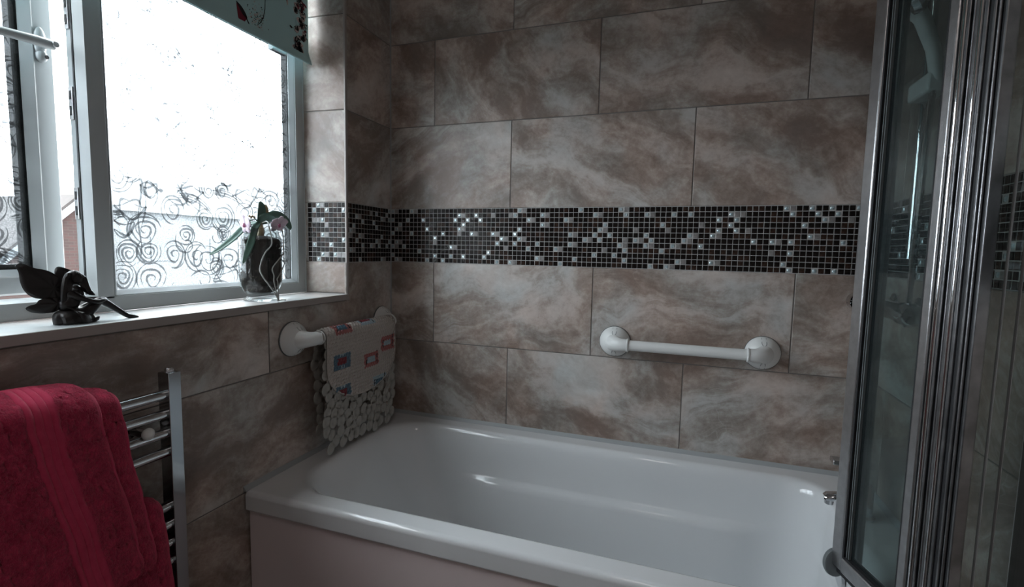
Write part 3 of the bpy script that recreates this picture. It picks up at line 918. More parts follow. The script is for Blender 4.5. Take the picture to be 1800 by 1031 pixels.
def spray(dy, dz):
    """one repeat of the print: leaf and twig on the left, a trailing bunch on the right"""
    q = lambda y, z: (y + dy, z + dz)
    leaf = smooth_poly([(-0.5718, 1.8670), (-0.5575, 1.8625), (-0.5435, 1.8510), (-0.5352, 1.8360), (-0.5500, 1.8400), (-0.5620, 1.8540)])
    leaf2 = smooth_poly([(-0.5362, 1.8350), (-0.5418, 1.8280), (-0.5511, 1.8149), (-0.5640, 1.8230), (-0.5680, 1.8420), (-0.5700, 1.8630), (-0.5600, 1.8530), (-0.5480, 1.8400)])
    blk.append([q(*p) for p in leaf]); red.append([q(*p) for p in leaf2])
    blk.extend(stroke([q(*p) for p in ((-0.545, 1.845), (-0.536, 1.832), (-0.5287, 1.8209), (-0.5175, 1.8166), (-0.5086, 1.8076), (-0.5044, 1.7985))], 0.0022))
    crm.append([q(*p) for p in ((-0.548, 1.818), (-0.531, 1.818), (-0.516, 1.812), (-0.507, 1.803), (-0.520, 1.801), (-0.545, 1.806))])
    blk.extend(stroke([q(*p) for p in ((-0.4698, 1.935), (-0.4721, 1.8896), (-0.4786, 1.8644), (-0.4887, 1.8453), (-0.502, 1.832))], 0.0011))
    blk.extend(stroke([q(*p) for p in ((-0.500, 1.836), (-0.493, 1.850), (-0.484, 1.858), (-0.476, 1.867))], 0.0007))
    for k in range(5):
        blk.extend(stroke([q(-0.535, 1.812), q(-0.545 - 0.006 * k, 1.806 + 0.004 * (k - 2))], 0.0007))
    for k in range(120):
        y = FR.gauss(-0.500, 0.014); z = FR.gauss(1.852, 0.016)
        (blk if FR.random() < 0.35 else crm).append([q(*p) for p in blob(y, z, FR.uniform(.0009, .0022), FR.uniform(.0009, .0020), n=6, rnd=FR)])
    # bunch at the right
    path = [(-0.335, 1.985), (-0.325, 1.955), (-0.318, 1.93), (-0.312, 1.905), (-0.318, 1.878), (-0.338, 1.855), (-0.335, 1.84), (-0.340, 1.825), (-0.325, 1.808)]
    for i in range(len(path) - 1):
        for k in range(8):
            f = FR.random(); sp2 = 0.026 if i < 4 else 0.017
            y = path[i][0] * (1 - f) + path[i + 1][0] * f + FR.uniform(-1.2, 0.7) * sp2; z = path[i][1] * (1 - f) + path[i + 1][1] * f
            y = min(y, -0.302)
            if k < 5: crm.append([q(*p) for p in blob(y, z, FR.uniform(.007, .013), FR.uniform(.005, .009), FR.uniform(0, 3), rnd=FR)])
            y += FR.uniform(-.005, .003)
            blk.append([q(*p) for p in blob(y, z + .003, FR.uniform(.003, .007), FR.uniform(.0012, .0024), FR.uniform(0.3, 2.2), n=7, rnd=FR)])
            a = FR.uniform(0, 6)
            blk.extend(stroke([q(y + .008 * math.cos(a + t * .6), z + .008 * math.sin(a + t * .6)) for t in range(6)], 0.0010))
    for k in range(7):
        red.append([q(*p) for p in blob(FR.uniform(-0.345, -0.308), FR.uniform(1.945, 1.985), .009, .003, FR.uniform(1.6, 2.6), rnd=FR)])
    red.append([q(*p) for p in blob(-0.310, 1.893, .004, .003, rnd=FR)])
    blk.append([q(*p) for p in blob(-0.371, 1.884, .006, .0035, -.4, rnd=FR)])
    crm.append([q(*p) for p in blob(-0.385, 1.955, .004, .012, .1, rnd=FR)]); blk.append([q(*p) for p in blob(-0.387, 1.958, .0015, .008, .1, rnd=FR)])
for k in range(4):
    spray(-0.36 * k, 0.0)
for k in range(4):
    spray(-0.18 - 0.36 * k, 0.21)
lim = lambda L_: [p for p in L_ if all(1.7985 < z < 2.165 and y > -1.67 and y < -0.2975 for y, z in p)]
FL_ = flat('cream_print', lim(crm), M['pr_cream'], PX + 0.0002)
FL_ = flat('red_print', lim(red), M['pr_red'], PX + 0.0003)
FL_ = flat('black_print', lim(blk), M['pr_black'], PX + 0.0004)

# ---------------------------------------------------------------- bath
BZ = 0.553
bath = empty('bathtub', (0.8, -0.35, 0))
tag(bath, 'white built-in acrylic bath with a wide rolled rim in the tiled alcove', 'bathtub')
def bt_(mb, name, mat, **kw):
    o = mb.build(name, mat, None, **kw); o.parent = bath; o.matrix_parent_inverse = Matrix.Translation(-Vector(bath.location)); return o
NC, NS = 10, 26     # points per corner, per long side
def rr_ring(x0, x1, y0, y1, r, z, rl=None, step=0.0):
    """rounded rectangle, anticlockwise from the front-left; rl = radius at the left end"""
    rl = rl or r
    pts = []
    cs = [(x1 - r, y0 + r, r, -PI / 2), (x1 - r, y1 - r, r, 0), (x0 + rl, y1 - rl, rl, PI / 2), (x0 + rl, y0 + rl, rl, PI)]
    for i, (cx_, cy_, rad, a0) in enumerate(cs):
        arc = [(cx_ + rad * math.cos(a0 + PI / 2 * k / NC), cy_ + rad * math.sin(a0 + PI / 2 * k / NC)) for k in range(NC + 1)]
        pts += arc
        nx_ = cs[(i + 1) % 4]
        e = (nx_[0] + nx_[2] * math.cos(nx_[3]), nx_[1] + nx_[2] * math.sin(nx_[3]))
        s_ = arc[-1]
        for k in range(1, NS):
            f = k / NS
            pts.append((s_[0] * (1 - f) + e[0] * f, s_[1] * (1 - f) + e[1] * f))
    out = []
    for (x, y) in pts:
        if step:
            f = max(0, min(1, (x - 0.30) / 0.16)) * max(0, min(1, (1.34 - x) / 0.10))
            f = f * f * (3 - 2 * f)
            if y > (y0 + y1) / 2: y -= step * f
            else: y += step * f
        out.append((x, y, z))
    return out
X0, X1, Y0, Y1 = 0.003, 1.597, -0.700, -0.003
rings = [
    rr_ring(X0 + .004, X1 - .004, Y0 + .004, Y1, 0.004, 0.4985), rr_ring(X0, X1, Y0, Y1, 0.006, 0.502), rr_ring(X0, X1, Y0, Y1, 0.006, 0.505), rr_ring(X0, X1, Y0, Y1, 0.006, 0.5385), rr_ring(X0, X1, Y0, Y1, 0.006, 0.541),
    rr_ring(X0 + .0012, X1 - .0012, Y0 + .0022, Y1 - .001, 0.006, 0.5475), rr_ring(X0 + .004, X1 - .004, Y0 + .006, Y1 - .004, 0.008, 0.5515), rr_ring(X0 + .009, X1 - .009, Y0 + .011, Y1 - .008, 0.01, BZ), rr_ring(X0 + .012, X1 - .012, Y0 + .014, Y1 - .011, 0.012, BZ), rr_ring(0.067, 1.503, -0.648, -0.059, 0.10, BZ, 0.135),
    rr_ring(0.070, 1.500, -0.645, -0.062, 0.10, BZ, 0.135), rr_ring(0.079, 1.491, -0.640, -0.070, 0.10, BZ - .0012, 0.135),
    rr_ring(0.088, 1.484, -0.635, -0.077, 0.10, BZ - .006, 0.135), rr_ring(0.097, 1.478, -0.631, -0.082, 0.10, BZ - .016, 0.135),
    rr_ring(0.106, 1.472, -0.628, -0.086, 0.10, BZ - .03, 0.135), rr_ring(0.135, 1.466, -0.624, -0.090, 0.10, 0.47, 0.13), rr_ring(0.170, 1.462, -0.621, -0.093, 0.10, 0.405, 0.12),
    rr_ring(0.174, 1.461, -0.620, -0.094, 0.10, 0.398, 0.12, 0.003), rr_ring(0.178, 1.461, -0.620, -0.095, 0.10, 0.392, 0.12, 0.014), rr_ring(0.182, 1.460, -0.619, -0.095, 0.10, 0.386, 0.12, 0.020), rr_ring(0.188, 1.459, -0.618, -0.096, 0.10, 0.372, 0.12, 0.023),
    rr_ring(0.25, 1.452, -0.612, -0.102, 0.10, 0.28, 0.11, 0.024), rr_ring(0.31, 1.444, -0.604, -0.110, 0.10, 0.19, 0.10, 0.022),
    rr_ring(0.335, 1.436, -0.596, -0.118, 0.09, 0.155, 0.09, 0.018), rr_ring(0.365, 1.42, -0.575, -0.14, 0.08, 0.130, 0.08, 0.01), rr_ring(0.42, 1.38, -0.53, -0.19, 0.06, 0.120, 0.06)]
mb = MB()
n = len(rings[0])
vs = [p for r in rings for p in r]
fs = [(i * n + k, i * n + (k + 1) % n, (i + 1) * n + (k + 1) % n, (i + 1) * n + k) for i in range(len(rings) - 1) for k in range(n)]
fs.append(tuple((len(rings) - 1) * n + k for k in range(n)))
mb.add(vs, fs)
bt_(mb, 'tub', M['acrylic'], smooth=True, angle=60)
bt_(MB().box((0.006, -0.688, 0.0), (1.596, -0.672, 0.4955)), 'side_panel', M['panel'], bevel=0.0015)
bt_(MB().box((0.0035, -0.6905, 0.4985), (1.597, -0.689, 0.4995)), 'panel_gap', M['seal'], smooth=False)
# sealant fillets against the walls
s1 = MB()
def fillet(p0, p1, inward):
    vs = []
    for p in (p0, p1):
        p = Vector(p)
        vs += [p, p + Vector(inward) * 0.011, p + Vector((0, 0, 0.012))]
    return MB().add(vs, [(0, 1, 4, 3), (1, 2, 5, 4), (2, 0, 3, 5), (0, 2, 1), (3, 4, 5)])
bt_(fillet((0.0005, -0.0005, BZ - 0.001), (XR, -0.0005, BZ - 0.001), (0, -1, 0)), 'sealant', M['silicone'], smooth=False)
bt_(fillet((0.0005, -0.700, BZ - 0.001), (0.0005, -0.0005, BZ - 0.001), (1, 0, 0)), 'sealant', M['silicone'], smooth=False)
bt_(fillet((XR - .0005, -0.700, BZ - 0.001), (XR - .0005, -0.0005, BZ - 0.001), (-1, 0, 0)), 'sealant', M['silicone'], smooth=False)
bt_(MB().lathe([(0.0001, 0.006), (0.03, 0.006), (0.034, 0.0)], 24, Matrix.Translation((1.462, -0.35, 0.45)) @ Matrix.Rotation(-PI / 2 - 0.08, 4, 'Y')), 'overflow', M['chrome'])

# ---------------------------------------------------------------- chrome fittings at the tap end
tap = empty('bath_mixer', (1.525, -0.25, BZ))
tag(tap, 'chrome bath mixer tap with flat levers on the end rim behind the screen', 'tap')
def tb(mb, name, mat=None, par=tap, **kw):
    o = mb.build(name, mat or M['chrome'], None, **kw); o.parent = par; o.matrix_parent_inverse = Matrix.Translation(-Vector(par.location)); return o
tb(MB().lathe([(0.030, 0), (0.030, 0.006), (0.024, 0.01), (0.023, 0.075), (0.020, 0.085), (0.0001, 0.088)], 24, Matrix.Translation((1.525, -0.25, BZ - 0.0))), 'body')
tb(MB().tube([(1.525, -0.252, 0.598), (1.475, -0.256, 0.599), (1.448, -0.258, 0.596), (1.441, -0.258, 0.593)], [0.020, 0.018, 0.017, 0.012], 16, flat=0.62), 'spout')
tb(MB().lathe([(0.0001, 0.0), (0.010, 0.0), (0.011, 0.010)], 14, Matrix.Translation((1.452, -0.258, 0.578))), 'aerator')
tb(MB().box((1.452, -0.270, 0.683), (1.54, -0.236, 0.695)), 'lever', bevel=0.002)
tb(MB().tube([(1.525, -0.25, 0.636), (1.525, -0.25, 0.690)], 0.012, 14), 'lever_stem')

sv = empty('shower_valve', (XR, -0.25, 1.08))
tag(sv, 'chrome thermostatic shower bar on the wall behind the screen', 'shower valve')
st_ = lambda mb, name, mat=None, **kw: tb(mb, name, mat, sv, **kw)
st_(MB().tube([(1.545, -0.062, 1.078), (1.545, -0.34, 1.078)], 0.021, 20), 'bar')
st_(MB().lathe([(0.0001, 0.052), (0.020, 0.050), (0.025, 0.04), (0.026, 0.0)], 20, Matrix.Translation((1.545, -0.062, 1.078)) @ Matrix.Rotation(-PI / 2, 4, 'X')), 'knob')
st_(MB().lathe([(0.0001, 0.045), (0.020, 0.043), (0.025, 0.035), (0.026, 0.0)], 20, Matrix.Translation((1.545, -0.34, 1.078)) @ Matrix.Rotation(PI / 2, 4, 'X')), 'knob')
st_(MB().tube([(1.545, -0.045, 1.079), (1.527, -0.050, 1.078), (1.521, -0.050, 1.078)], [0.007, 0.0045, 0.006], 10), 'lever')
for y in (-0.13, -0.27):
    st_(MB().tube([(XR - 0.0005, y, 1.078), (1.56, y, 1.078)], 0.014, 14).lathe([(0.032, 0.0), (0.032, 0.004), (0.018, 0.010)], 24, Matrix.Translation((XR - 0.0005, y, 1.078)) @ Matrix.Rotation(-PI / 2, 4, 'Y')), 'wall_union')
hd = empty('hand_shower', (XR, -0.38, 1.5))
tag(hd, 'hand shower on its riser rail with a pale hose, seen dimly through the screen', 'shower head')
ht_ = lambda mb, name, mat=None, **kw: tb(mb, name, mat, hd, **kw)
ht_(MB().tube([(1.56, -0.30, 1.20), (1.56, -0.30, 1.86)], 0.010, 14), 'riser_rail')
for z in (1.22, 1.84):
    ht_(MB().tube([(XR - 0.0005, -0.30, z), (1.555, -0.30, z)], 0.009, 12), 'bracket')
ht_(MB().tube([(1.55, -0.375, 1.57), (1.535, -0.385, 1.63), (1.51, -0.39, 1.69), (1.485, -0.392, 1.72)], [0.012, 0.013, 0.015, 0.02], 14), 'handle', M['plastic'])
ht_(MB().lathe([(0.0001, -0.012), (0.035, -0.012), (0.045, -0.004), (0.043, 0.008), (0.02, 0.02), (0.0001, 0.022)], 26, Matrix.Translation((1.475, -0.392, 1.725)) @ Matrix.Rotation(0.75, 4, 'Y')), 'head', M['chrome'])
pts = [(1.55, -0.375, 1.57)]
for k in range(1, 25):
    f = k / 24
    pts.append((1.545 - 0.01 * math.sin(PI * f), -0.375 - 0.03 * math.sin(PI * f * 0.9) + 0.035 * f, 1.57 - (1.57 - 1.05) * f))
ht_(MB().tube(pts, [0.0065 if k % 2 else 0.006 for k in range(len(pts))], 10), 'hose', M['chrome'])
ht_(MB().box((1.53, -0.385, 1.545), (1.575, -0.29, 1.585)), 'holder', M['plastic'], bevel=0.006)

# ---------------------------------------------------------------- folding bath screen
SA = Vector((1.398, -0.520, 0)); SD = Vector((0.0237, -0.0763, 0)).normalized(); SN = Vector((-SD.y, SD.x, 0))  # SN points to the tap wall
SBOT, STOP = 0.575, 1.96
scr = empty('bath_screen', (1.465, -0.74, SBOT))
tag(scr, 'folding glass bath screen in chrome framing, folded to the tap wall', 'bath screen')
def sc(mb, name, mat, **kw):
    o = mb.build(name, mat, None, **kw); o.parent = scr; o.matrix_parent_inverse = Matrix.Translation(-Vector(scr.location)); return o
def vpost(A, D, Nn, s0, s1, n0, n1, z0=SBOT, z1=STOP):
    """vertical bar between s0..s1 along the leaf and n0..n1 across it"""
    vs = []
    for z in (z0, z1):
        for s_, n_ in ((s0, n0), (s1, n0), (s1, n1), (s0, n1)):
            p = A + D * s_ + Nn * n_; vs.append((p.x, p.y, z))
    return MB().add(vs, [(3, 2, 1, 0), (4, 5, 6, 7), (0, 1, 5, 4), (1, 2, 6, 5), (2, 3, 7, 6), (3, 0, 4, 7)])
# camera side of the leaf is -SN
W1 = 0.228
sc(vpost(SA, SD, SN, 0.003, 0.034, -0.012, 0.004), 'stile', M['satin'], bevel=0.004)
sc(vpost(SA, SD, SN, 0.1725, 0.1905, -0.013, 0.013), 'stile', M['satin'], bevel=0.003)
for (a, b, n_) in ((0.2042, 0.2090, -0.012), (0.2158, 0.2215, -0.010), (0.228, 0.2345, -0.009), (0.2432, 0.248, -0.010), (0.259, 0.2635, -0.008)):
    sc(vpost(SA, SD, SN, a, b, n_, 0.010), 'profile', M['profile'], bevel=0.0012)
for (a, b) in ((0.1907, 0.1955), (0.2092, 0.2122), (0.2347, 0.2428), (0.2482, 0.2508), (0.2548, 0.2588)):
    sc(vpost(SA, SD, SN, a, b, -0.006, 0.010), 'gasket', M['seal'], smooth=False)
def vt(s_, n_, r, z0=SBOT, z1=STOP):
    p = SA + SD * s_ + SN * n_
    return MB().tube([(p.x, p.y, z0), (p.x, p.y, z1)], r, 16)
for (a, n_, r_) in ((0.1995, -0.010, 0.0040), (0.214, -0.009, 0.0017), (0.2247, -0.009, 0.0030), (0.2527, -0.008, 0.0020)):
    sc(vt(a, n_, r_), 'hinge_tube', M['chrome'] if a < 0.2 or 0.22 < a < 0.23 else M['profile'])
sc(vpost(SA, SD, SN, 0.0341, 0.1724, -0.013, 0.013, SBOT, SBOT + 0.030), 'rail', M['satin'], bevel=0.003)
sc(vpost(SA, SD, SN, 0.0341, 0.1724, -0.013, 0.013, STOP - 0.030, STOP), 'rail', M['satin'], bevel=0.003)
sc(vpost(SA, SD, SN, 0.0335, 0.173, -0.002, 0.002, SBOT + 0.028, STOP - 0.028), 'pane', M['screenglass'], smooth=False)
for (a, b) in ((0.0342, 0.0385), (0.1688, 0.1724)):
    sc(vpost(SA, SD, SN, a, b, -0.0105, 0.0105, SBOT + 0.030, STOP - 0.030), 'gasket', M['seal'], smooth=False)
sc(vpost(SA, SD, SN, 0.0386, 0.1687, -0.0095, 0.0095, SBOT + 0.0302, SBOT + 0.034), 'gasket', M['seal'], smooth=False)
# inner glazing channel lines at the free stile
for a in (0.0415, 0.047):
    sc(vpost(SA, SD, SN, a, a + 0.0018, -0.0075, -0.0025, SBOT + 0.034, STOP - 0.034), 'glazing_bead', M['rubber'], smooth=False)
# folded third leaf lying close behind the first one, its stiles seen through the glass
sc(vpost(SA, SD, SN, 0.004, 0.026, 0.020, 0.038), 'stile', M['satin'], bevel=0.004)
sc(vpost(SA, SD, SN, 0.0265, 0.180, 0.027, 0.031, SBOT + 0.02, STOP - 0.02), 'pane', M['wallglass'], smooth=False)
sc(vpost(SA, SD, SN, 0.181, 0.202, 0.020, 0.038), 'stile', M['satin'], bevel=0.004)
# second leaf, running back to the wall channel
A2 = Vector((1.4835, -0.772, 0)); D2 = (Vector((1.588, -0.716, 0)) - A2); W2 = D2.length; D2.normalize(); N2 = Vector((-D2.y, D2.x, 0))
sc(vpost(A2, D2, N2, 0.001, W2 - 0.008, 0.002, 0.006), 'pane', M['wallglass'], smooth=False)
sc(vpost(A2, D2, N2, 0.024, 0.0255, 0.0, 0.0035), 'edge_seal', M['silicone'], smooth=False)
sc(vpost(A2, D2, N2, 0.052, 0.0535, 0.0, 0.0035), 'edge_seal', M['silicone'], smooth=False)
sc(vpost(A2, D2, N2, W2 - 0.010, W2 + 0.010, -0.010, 0.016), 'wall_channel', M['satin'], bevel=0.002)
# curved rubber deflector at the bottom of the free stile and the seal strip
p = SA + SD * -0.003 + SN * 0.0
rz_ = math.atan2(SD.y, SD.x)
mt = Matrix.Translation((p.x, p.y, SBOT - 0.002)) @ Matrix.Rotation(rz_ + PI / 2, 4, 'Z') @ Matrix.Rotation(PI / 2, 4, 'X')
prof = [(0.0001, 0.006), (0.020, 0.006), (0.0235, 0.004), (0.0245, 0.0), (0.0235, -0.004), (0.020, -0.006), (0.0001, -0.006)]
sc(MB().lathe(prof, 28, Matrix.Translation((SA.x - 0.001, SA.y - 0.004, SBOT - 0.0)) @ Matrix.Rotation(rz_, 4, 'Z') @ Matrix.Rotation(PI / 2, 4, 'Y') @ Matrix.Scale(1.25, 4, (1, 0, 0))), 'rubber_foot', M['rubber'])
sc(vpost(SA, SD, SN, 0.012, W1, -0.004, 0.004, SBOT - 0.014, SBOT), 'seal_strip', M['seal'], smooth=False)

# ---------------------------------------------------------------- grab rails
def grab_rail(F, L_, label, tilt=0.0):
    """local: x along the wall, -y out of the wall, z up; flange centres at x=0 and x=L"""
    g_ = empty('grab_rail'); g_.matrix_world = F
    tag(g_, label, 'grab rail')
    off = 0.058
    for sgn, x in ((1, 0.0), (-1, L_)):
        base = Matrix.Translation((x, 0, 0)) @ Matrix.Rotation(PI / 2, 4, 'X')
        MB().lathe([(0.050, 0.0), (0.0505, 0.004), (0.0495, 0.008), (0.046, 0.015), (0.040, 0.023), (0.032, 0.031), (0.024, 0.037), (0.012, 0.041), (0.0001, 0.042)], 36, base).build('flange', M['plastic'], g_, angle=60)
        MB().lathe([(0.0515, 0.0005), (0.052, 0.003), (0.0505, 0.005)], 36, base).build('gasket_ring', M['rubber'], g_)
        pts = [(x, -0.012, 0), (x, -0.026, 0), (x + sgn * 0.004, -0.041, 0), (x + sgn * 0.014, -0.052, 0), (x + sgn * 0.028, -off, 0), (x + sgn * 0.044, -off, 0)]
        MB().tube(pts, [0.036, 0.030, 0.0255, 0.0222, 0.0202, 0.0195], 22, up=(0, 0, 1)).build('elbow', M['plastic'], g_, angle=60)
        MB().tube([(x + sgn * 0.0442, -off, 0), (x + sgn * 0.0455, -off, 0), (x + sgn * 0.0485, -off, 0), (x + sgn * 0.050, -off, 0)], [0.0195, 0.0222, 0.0222, 0.0200], 24).build('collar', M['plastic'], g_, angle=40)
        for zs_ in (1, -1):   # release tabs in the flange
            mb = MB()
            pts = []
            for k in range(13):
                a = PI * k / 12
                u_, r_ = 0.0065 * math.cos(a), 0.0335 - 0.0075 * math.sin(a) - 0.0
                pts.append((u_, r_))
            pts = [(0.0065, 0.047)] + pts + [(-0.0065, 0.047)]
            def dep(r_):
                tab = [(0.024, 0.037), (0.032, 0.031), (0.040, 0.023), (0.046, 0.015), (0.0495, 0.008)]
                for (a1, b1), (a2, b2) in zip(tab, tab[1:]):
                    if a1 <= r_ <= a2: return b1 + (b2 - b1) * (r_ - a1) / (a2 - a1)
                return 0.037
            mb.tube([(x + u_, -dep(math.hypot(u_, r_)) - 0.0002, zs_ * r_) for u_, r_ in pts], 0.0007, 6)
            mb.build('release_tab', M['rubber'], g_)
    MB().tube([(0.050, -off, 0), (L_ - 0.050, -off, 0)], 0.0168, 28).build('bar', M['plastic'], g_, angle=40)
    return g_
grab_rail(Matrix.Translation((0.872, 0, 0.904)), 0.446, 'white plastic grab rail with round ends on the back wall above the bath')
grab_rail(Matrix.Translation((0, -0.519, 0.930)) @ Matrix.Rotation(PI / 2, 4, 'Z'), 0.450, 'white plastic grab rail below the window, bath mats hanging over it')

# ---------------------------------------------------------------- bath mats over the left rail
RX, RZ = 0.058, 0.930
def drape(s, r, zf, zb, flare=0.0):
    """s in metres along the mat: 0 = top of the rail, positive to the front hem, negative to the back hem; returns x, z"""
    q = r * PI / 2
    if abs(s) < q:
        a = s / r
        return RX + r * math.sin(a), RZ + r * math.cos(a)
    d = abs(s) - q
    if s > 0: return RX + r + flare * d, RZ - d
    return RX - r, RZ - d
pm = empty('pebble_bath_mat', (RX, -0.28, RZ))
tag(pm, 'clear pebble-patterned bath mat, the longer one hanging under the printed mat', 'bath mat')
def mt_(mb, name, mat, par, **kw):
    o = mb.build(name, mat, None, **kw); o.parent = par; o.matrix_parent_inverse = Matrix.Translation(-Vector(par.location)); return o
PR = random.Random(21)
YA, YB = -0.462, -0.105
def pebbles(smin, smax, r, ya, yb, thick, seed):
    R = random.Random(seed); mb = MB()
    pts = []
    tries = 0
    while tries < 9000:
        tries += 1
        s_, y = R.uniform(smin, smax), R.uniform(ya, yb)
        if all((s_ - a) ** 2 + ((y - b) * 1.0) ** 2 > 0.0262 ** 2 for a, b, *_ in pts):
            pts.append((s_, y, R.uniform(0.0178, 0.0205), R.uniform(0, PI), R.uniform(0.86, 1.0)))
    for s_, y, rad, ph, ex in pts:
        n = 18; top = []; bot = []; mid = []; rim = []
        vs = []
        for lay_, (k_, hh) in enumerate(((1.0, -0.0010), (1.0, 0.0004), (0.95, 0.0012), (0.55, 0.0012), (0.42, 0.0004))):
            for i in range(n):
                a = 2 * PI * i / n
                du = rad * k_ * math.cos(a) * ex; dv = rad * k_ * math.sin(a)
                u_ = s_ + du * math.cos(ph) - dv * math.sin(ph); v_ = y + du * math.sin(ph) + dv * math.cos(ph)
                x, z = drape(u_, r + hh, 0, 0)
                vs.append((x, v_, z))
        fs = [(l * n + i, l * n + (i + 1) % n, (l + 1) * n + (i + 1) % n, (l + 1) * n + i) for l in range(4) for i in range(n)]
        fs += [tuple(range(n - 1, -1, -1)), tuple(4 * n + i for i in range(n))]
        mb.add(vs, fs)
    return mb
o = mt_(pebbles(-0.33, 0.385, 0.0200, YA - 0.008, YB, 0.002, 4), 'pebble', M['pebble'], pm, angle=50)
o['kind'] = 'stuff'
bmt = empty('printed_bath_mat', (RX, -0.28, RZ))
tag(bmt, 'round-ended bubble bath mat with small red and blue prints over the rail', 'bath mat')
SF = 0.252; SBK = -0.20
HW = (YB - YA) / 2 + 0.004; YC = (YA + YB) / 2
def hemw(s_):
    e = 0.11
    if s_ > SF - e: return HW * math.sqrt(max(0, 1 - ((s_ - SF + e) / e) ** 2)) 
    if s_ < SBK + e: return HW * math.sqrt(max(0, 1 - ((SBK + e - s_) / e) ** 2))
    return HW
def sheet(u, v):
    s_ = SBK + (SF - SBK) * v
    wv = max(hemw(s_), 0.004)
    x, z = drape(s_, 0.0235, 0, 0)
    return (x, YC + (u * 2 - 1) * wv, z)
mt_(MB().grid(sheet, 20, 90), 'sheet', M['mat'], bmt, solid=0.0012, angle=60)
def rimpts():
    P_ = []
    for k in range(0, 61):
        s_ = SBK + (SF - SBK) * k / 60; x, z = drape(s_, 0.0240, 0, 0); P_.append((x, YC + hemw(s_), z))
    Q_ = []
    for k in range(60, -1, -1):
        s_ = SBK + (SF - SBK) * k / 60; x, z = drape(s_, 0.0240, 0, 0); Q_.append((x, YC - hemw(s_), z))
    return P_ + Q_[1:]
mt_(MB().tube(rimpts(), 0.0014, 6), 'edge', M['mat'], bmt)
# print cells: small blocks of colour
cells = {}
def van(cy, cs, body, win_, mirror=1, sc_=1.0):
    w_, h_ = 0.036 * sc_, 0.030 * sc_
    for (a0, a1, b0, b1, m_) in ((-1, 1, -1, 1, body), (-.55, .45, -.35, .35, win_)):
        cells.setdefault(m_, []).append((cy + a0 * w_, cy + a1 * w_, cs + b0 * h_, cs + b1 * h_))
vans = [(-0.398, 0.124, 'p_blue', 'p_red'), (-0.398, 0.225, 'p_blue', 'p_red'), (-0.385, 0.016, 'p_pink', 'p_blue'), (-0.255, 0.003, 'p_pale', 'p_red'),
        (-0.246, 0.150, 'p_pink', 'p_pale'), (-0.150, 0.108, 'p_pink', 'p_pale'), (-0.20, 0.238, 'p_pale', 'p_blue')]
def band(mb, y0, y1, s0, s1, h):
    ny = max(2, int((y1 - y0) / 0.004)); ns = max(2, int((s1 - s0) / 0.004))
    def fn(u, v):
        s_ = s0 + (s1 - s0) * v; x, z = drape(s_, 0.0235 + h, 0, 0); hw_ = hemw(s_) - 0.004
        return (x, min(max(y0 + (y1 - y0) * u, YC - hw_), YC + hw_), z)
    mb.grid(fn, ny, ns)
for (cy, cs, body, wn) in vans:
    bw, bh = 0.042, 0.027
    # a caravan-like picture: body dots, a window block, an outline end and a wheel
    mb = MB(); band(mb, cy - bw, cy + bw * 0.9, cs - bh * 0.9, cs + bh * 0.9, 0.0017)
    o = mt_(mb, 'print_body', M[body], bmt, smooth=False)
    mb = MB(); band(mb, cy - bw * 0.6, cy + bw * 0.45, cs - bh * 0.42, cs + bh * 0.35, 0.0020)
    mt_(mb, 'print_window', M[wn], bmt, smooth=False)
    mb = MB(); band(mb, cy + bw * 0.62, cy + bw * 0.78, cs - bh, cs + bh * 0.7, 0.0021); band(mb, cy - bw * 0.78, cy - bw * 0.62, cs - bh * .5, cs + bh * 0.5, 0.0021)
    if body != 'p_blue': mt_(mb, 'print_outline', M['p_black'], bmt, smooth=False)['kind'] = 'stuff'
    else:
        mb = MB(); band(mb, cy - bw * .3, cy + bw * .3, cs - bh * .85, cs - bh * .55, 0.0021); band(mb, cy - bw * .3, cy + bw * .2, cs + bh * .5, cs + bh * .85, 0.0021)
        mt_(mb, 'print_windows', M['p_pale'], bmt, smooth=False)['kind'] = 'stuff'
# bubbles
mb = MB(); row = 0; s_ = SBK + 0.006
BR = random.Random(8)
while s_ < SF - 0.004:
    wv = hemw(s_) - 0.004
    y = -wv + (0.0066 if row % 2 else 0)
    while y < wv:
        rad = 0.0054 if BR.random() > 0.12 else 0.0062
        vs = []
        for (k_, hh) in ((1.0, 0.0), (0.78, 0.0022), (0.35, 0.0033)):
            for i in range(7):
                a = 2 * PI * i / 7
                x, z = drape(s_ + rad * k_ * math.cos(a), 0.0236 + hh, 0, 0)
                vs.append((x, YC + y + rad * k_ * math.sin(a), z))
        fs = [(l * 7 + i, l * 7 + (i + 1) % 7, (l + 1) * 7 + (i + 1) % 7, (l + 1) * 7 + i) for l in range(2) for i in range(7)] + [tuple(14 + i for i in range(7))]
        # colour the bubble with the print it sits on
        yy = YC + y; mi = 0
        for vi, (cy, cs, body, wn) in enumerate(vans):
            if abs(yy - cy) < 0.040 and abs(s_ - cs) < 0.025:
                mi = {'p_blue': 1, 'p_pink': 2, 'p_pale': 3}[body]
                if abs(yy - cy + 0.002) < 0.022 and abs(s_ - cs) < 0.0105: mi = {'p_red': 4, 'p_blue': 1, 'p_pale': 3}[wn]
        mb.cur = mi
        mb.add(vs, fs)
        y += 0.0132
    s_ += 0.0112; row += 1
o = mt_(mb, 'bubbles', [M['mat'], M['p_blue'], M['p_pink'], M['p_pale'], M['p_red']], bmt, angle=80)
o['kind'] = 'stuff'

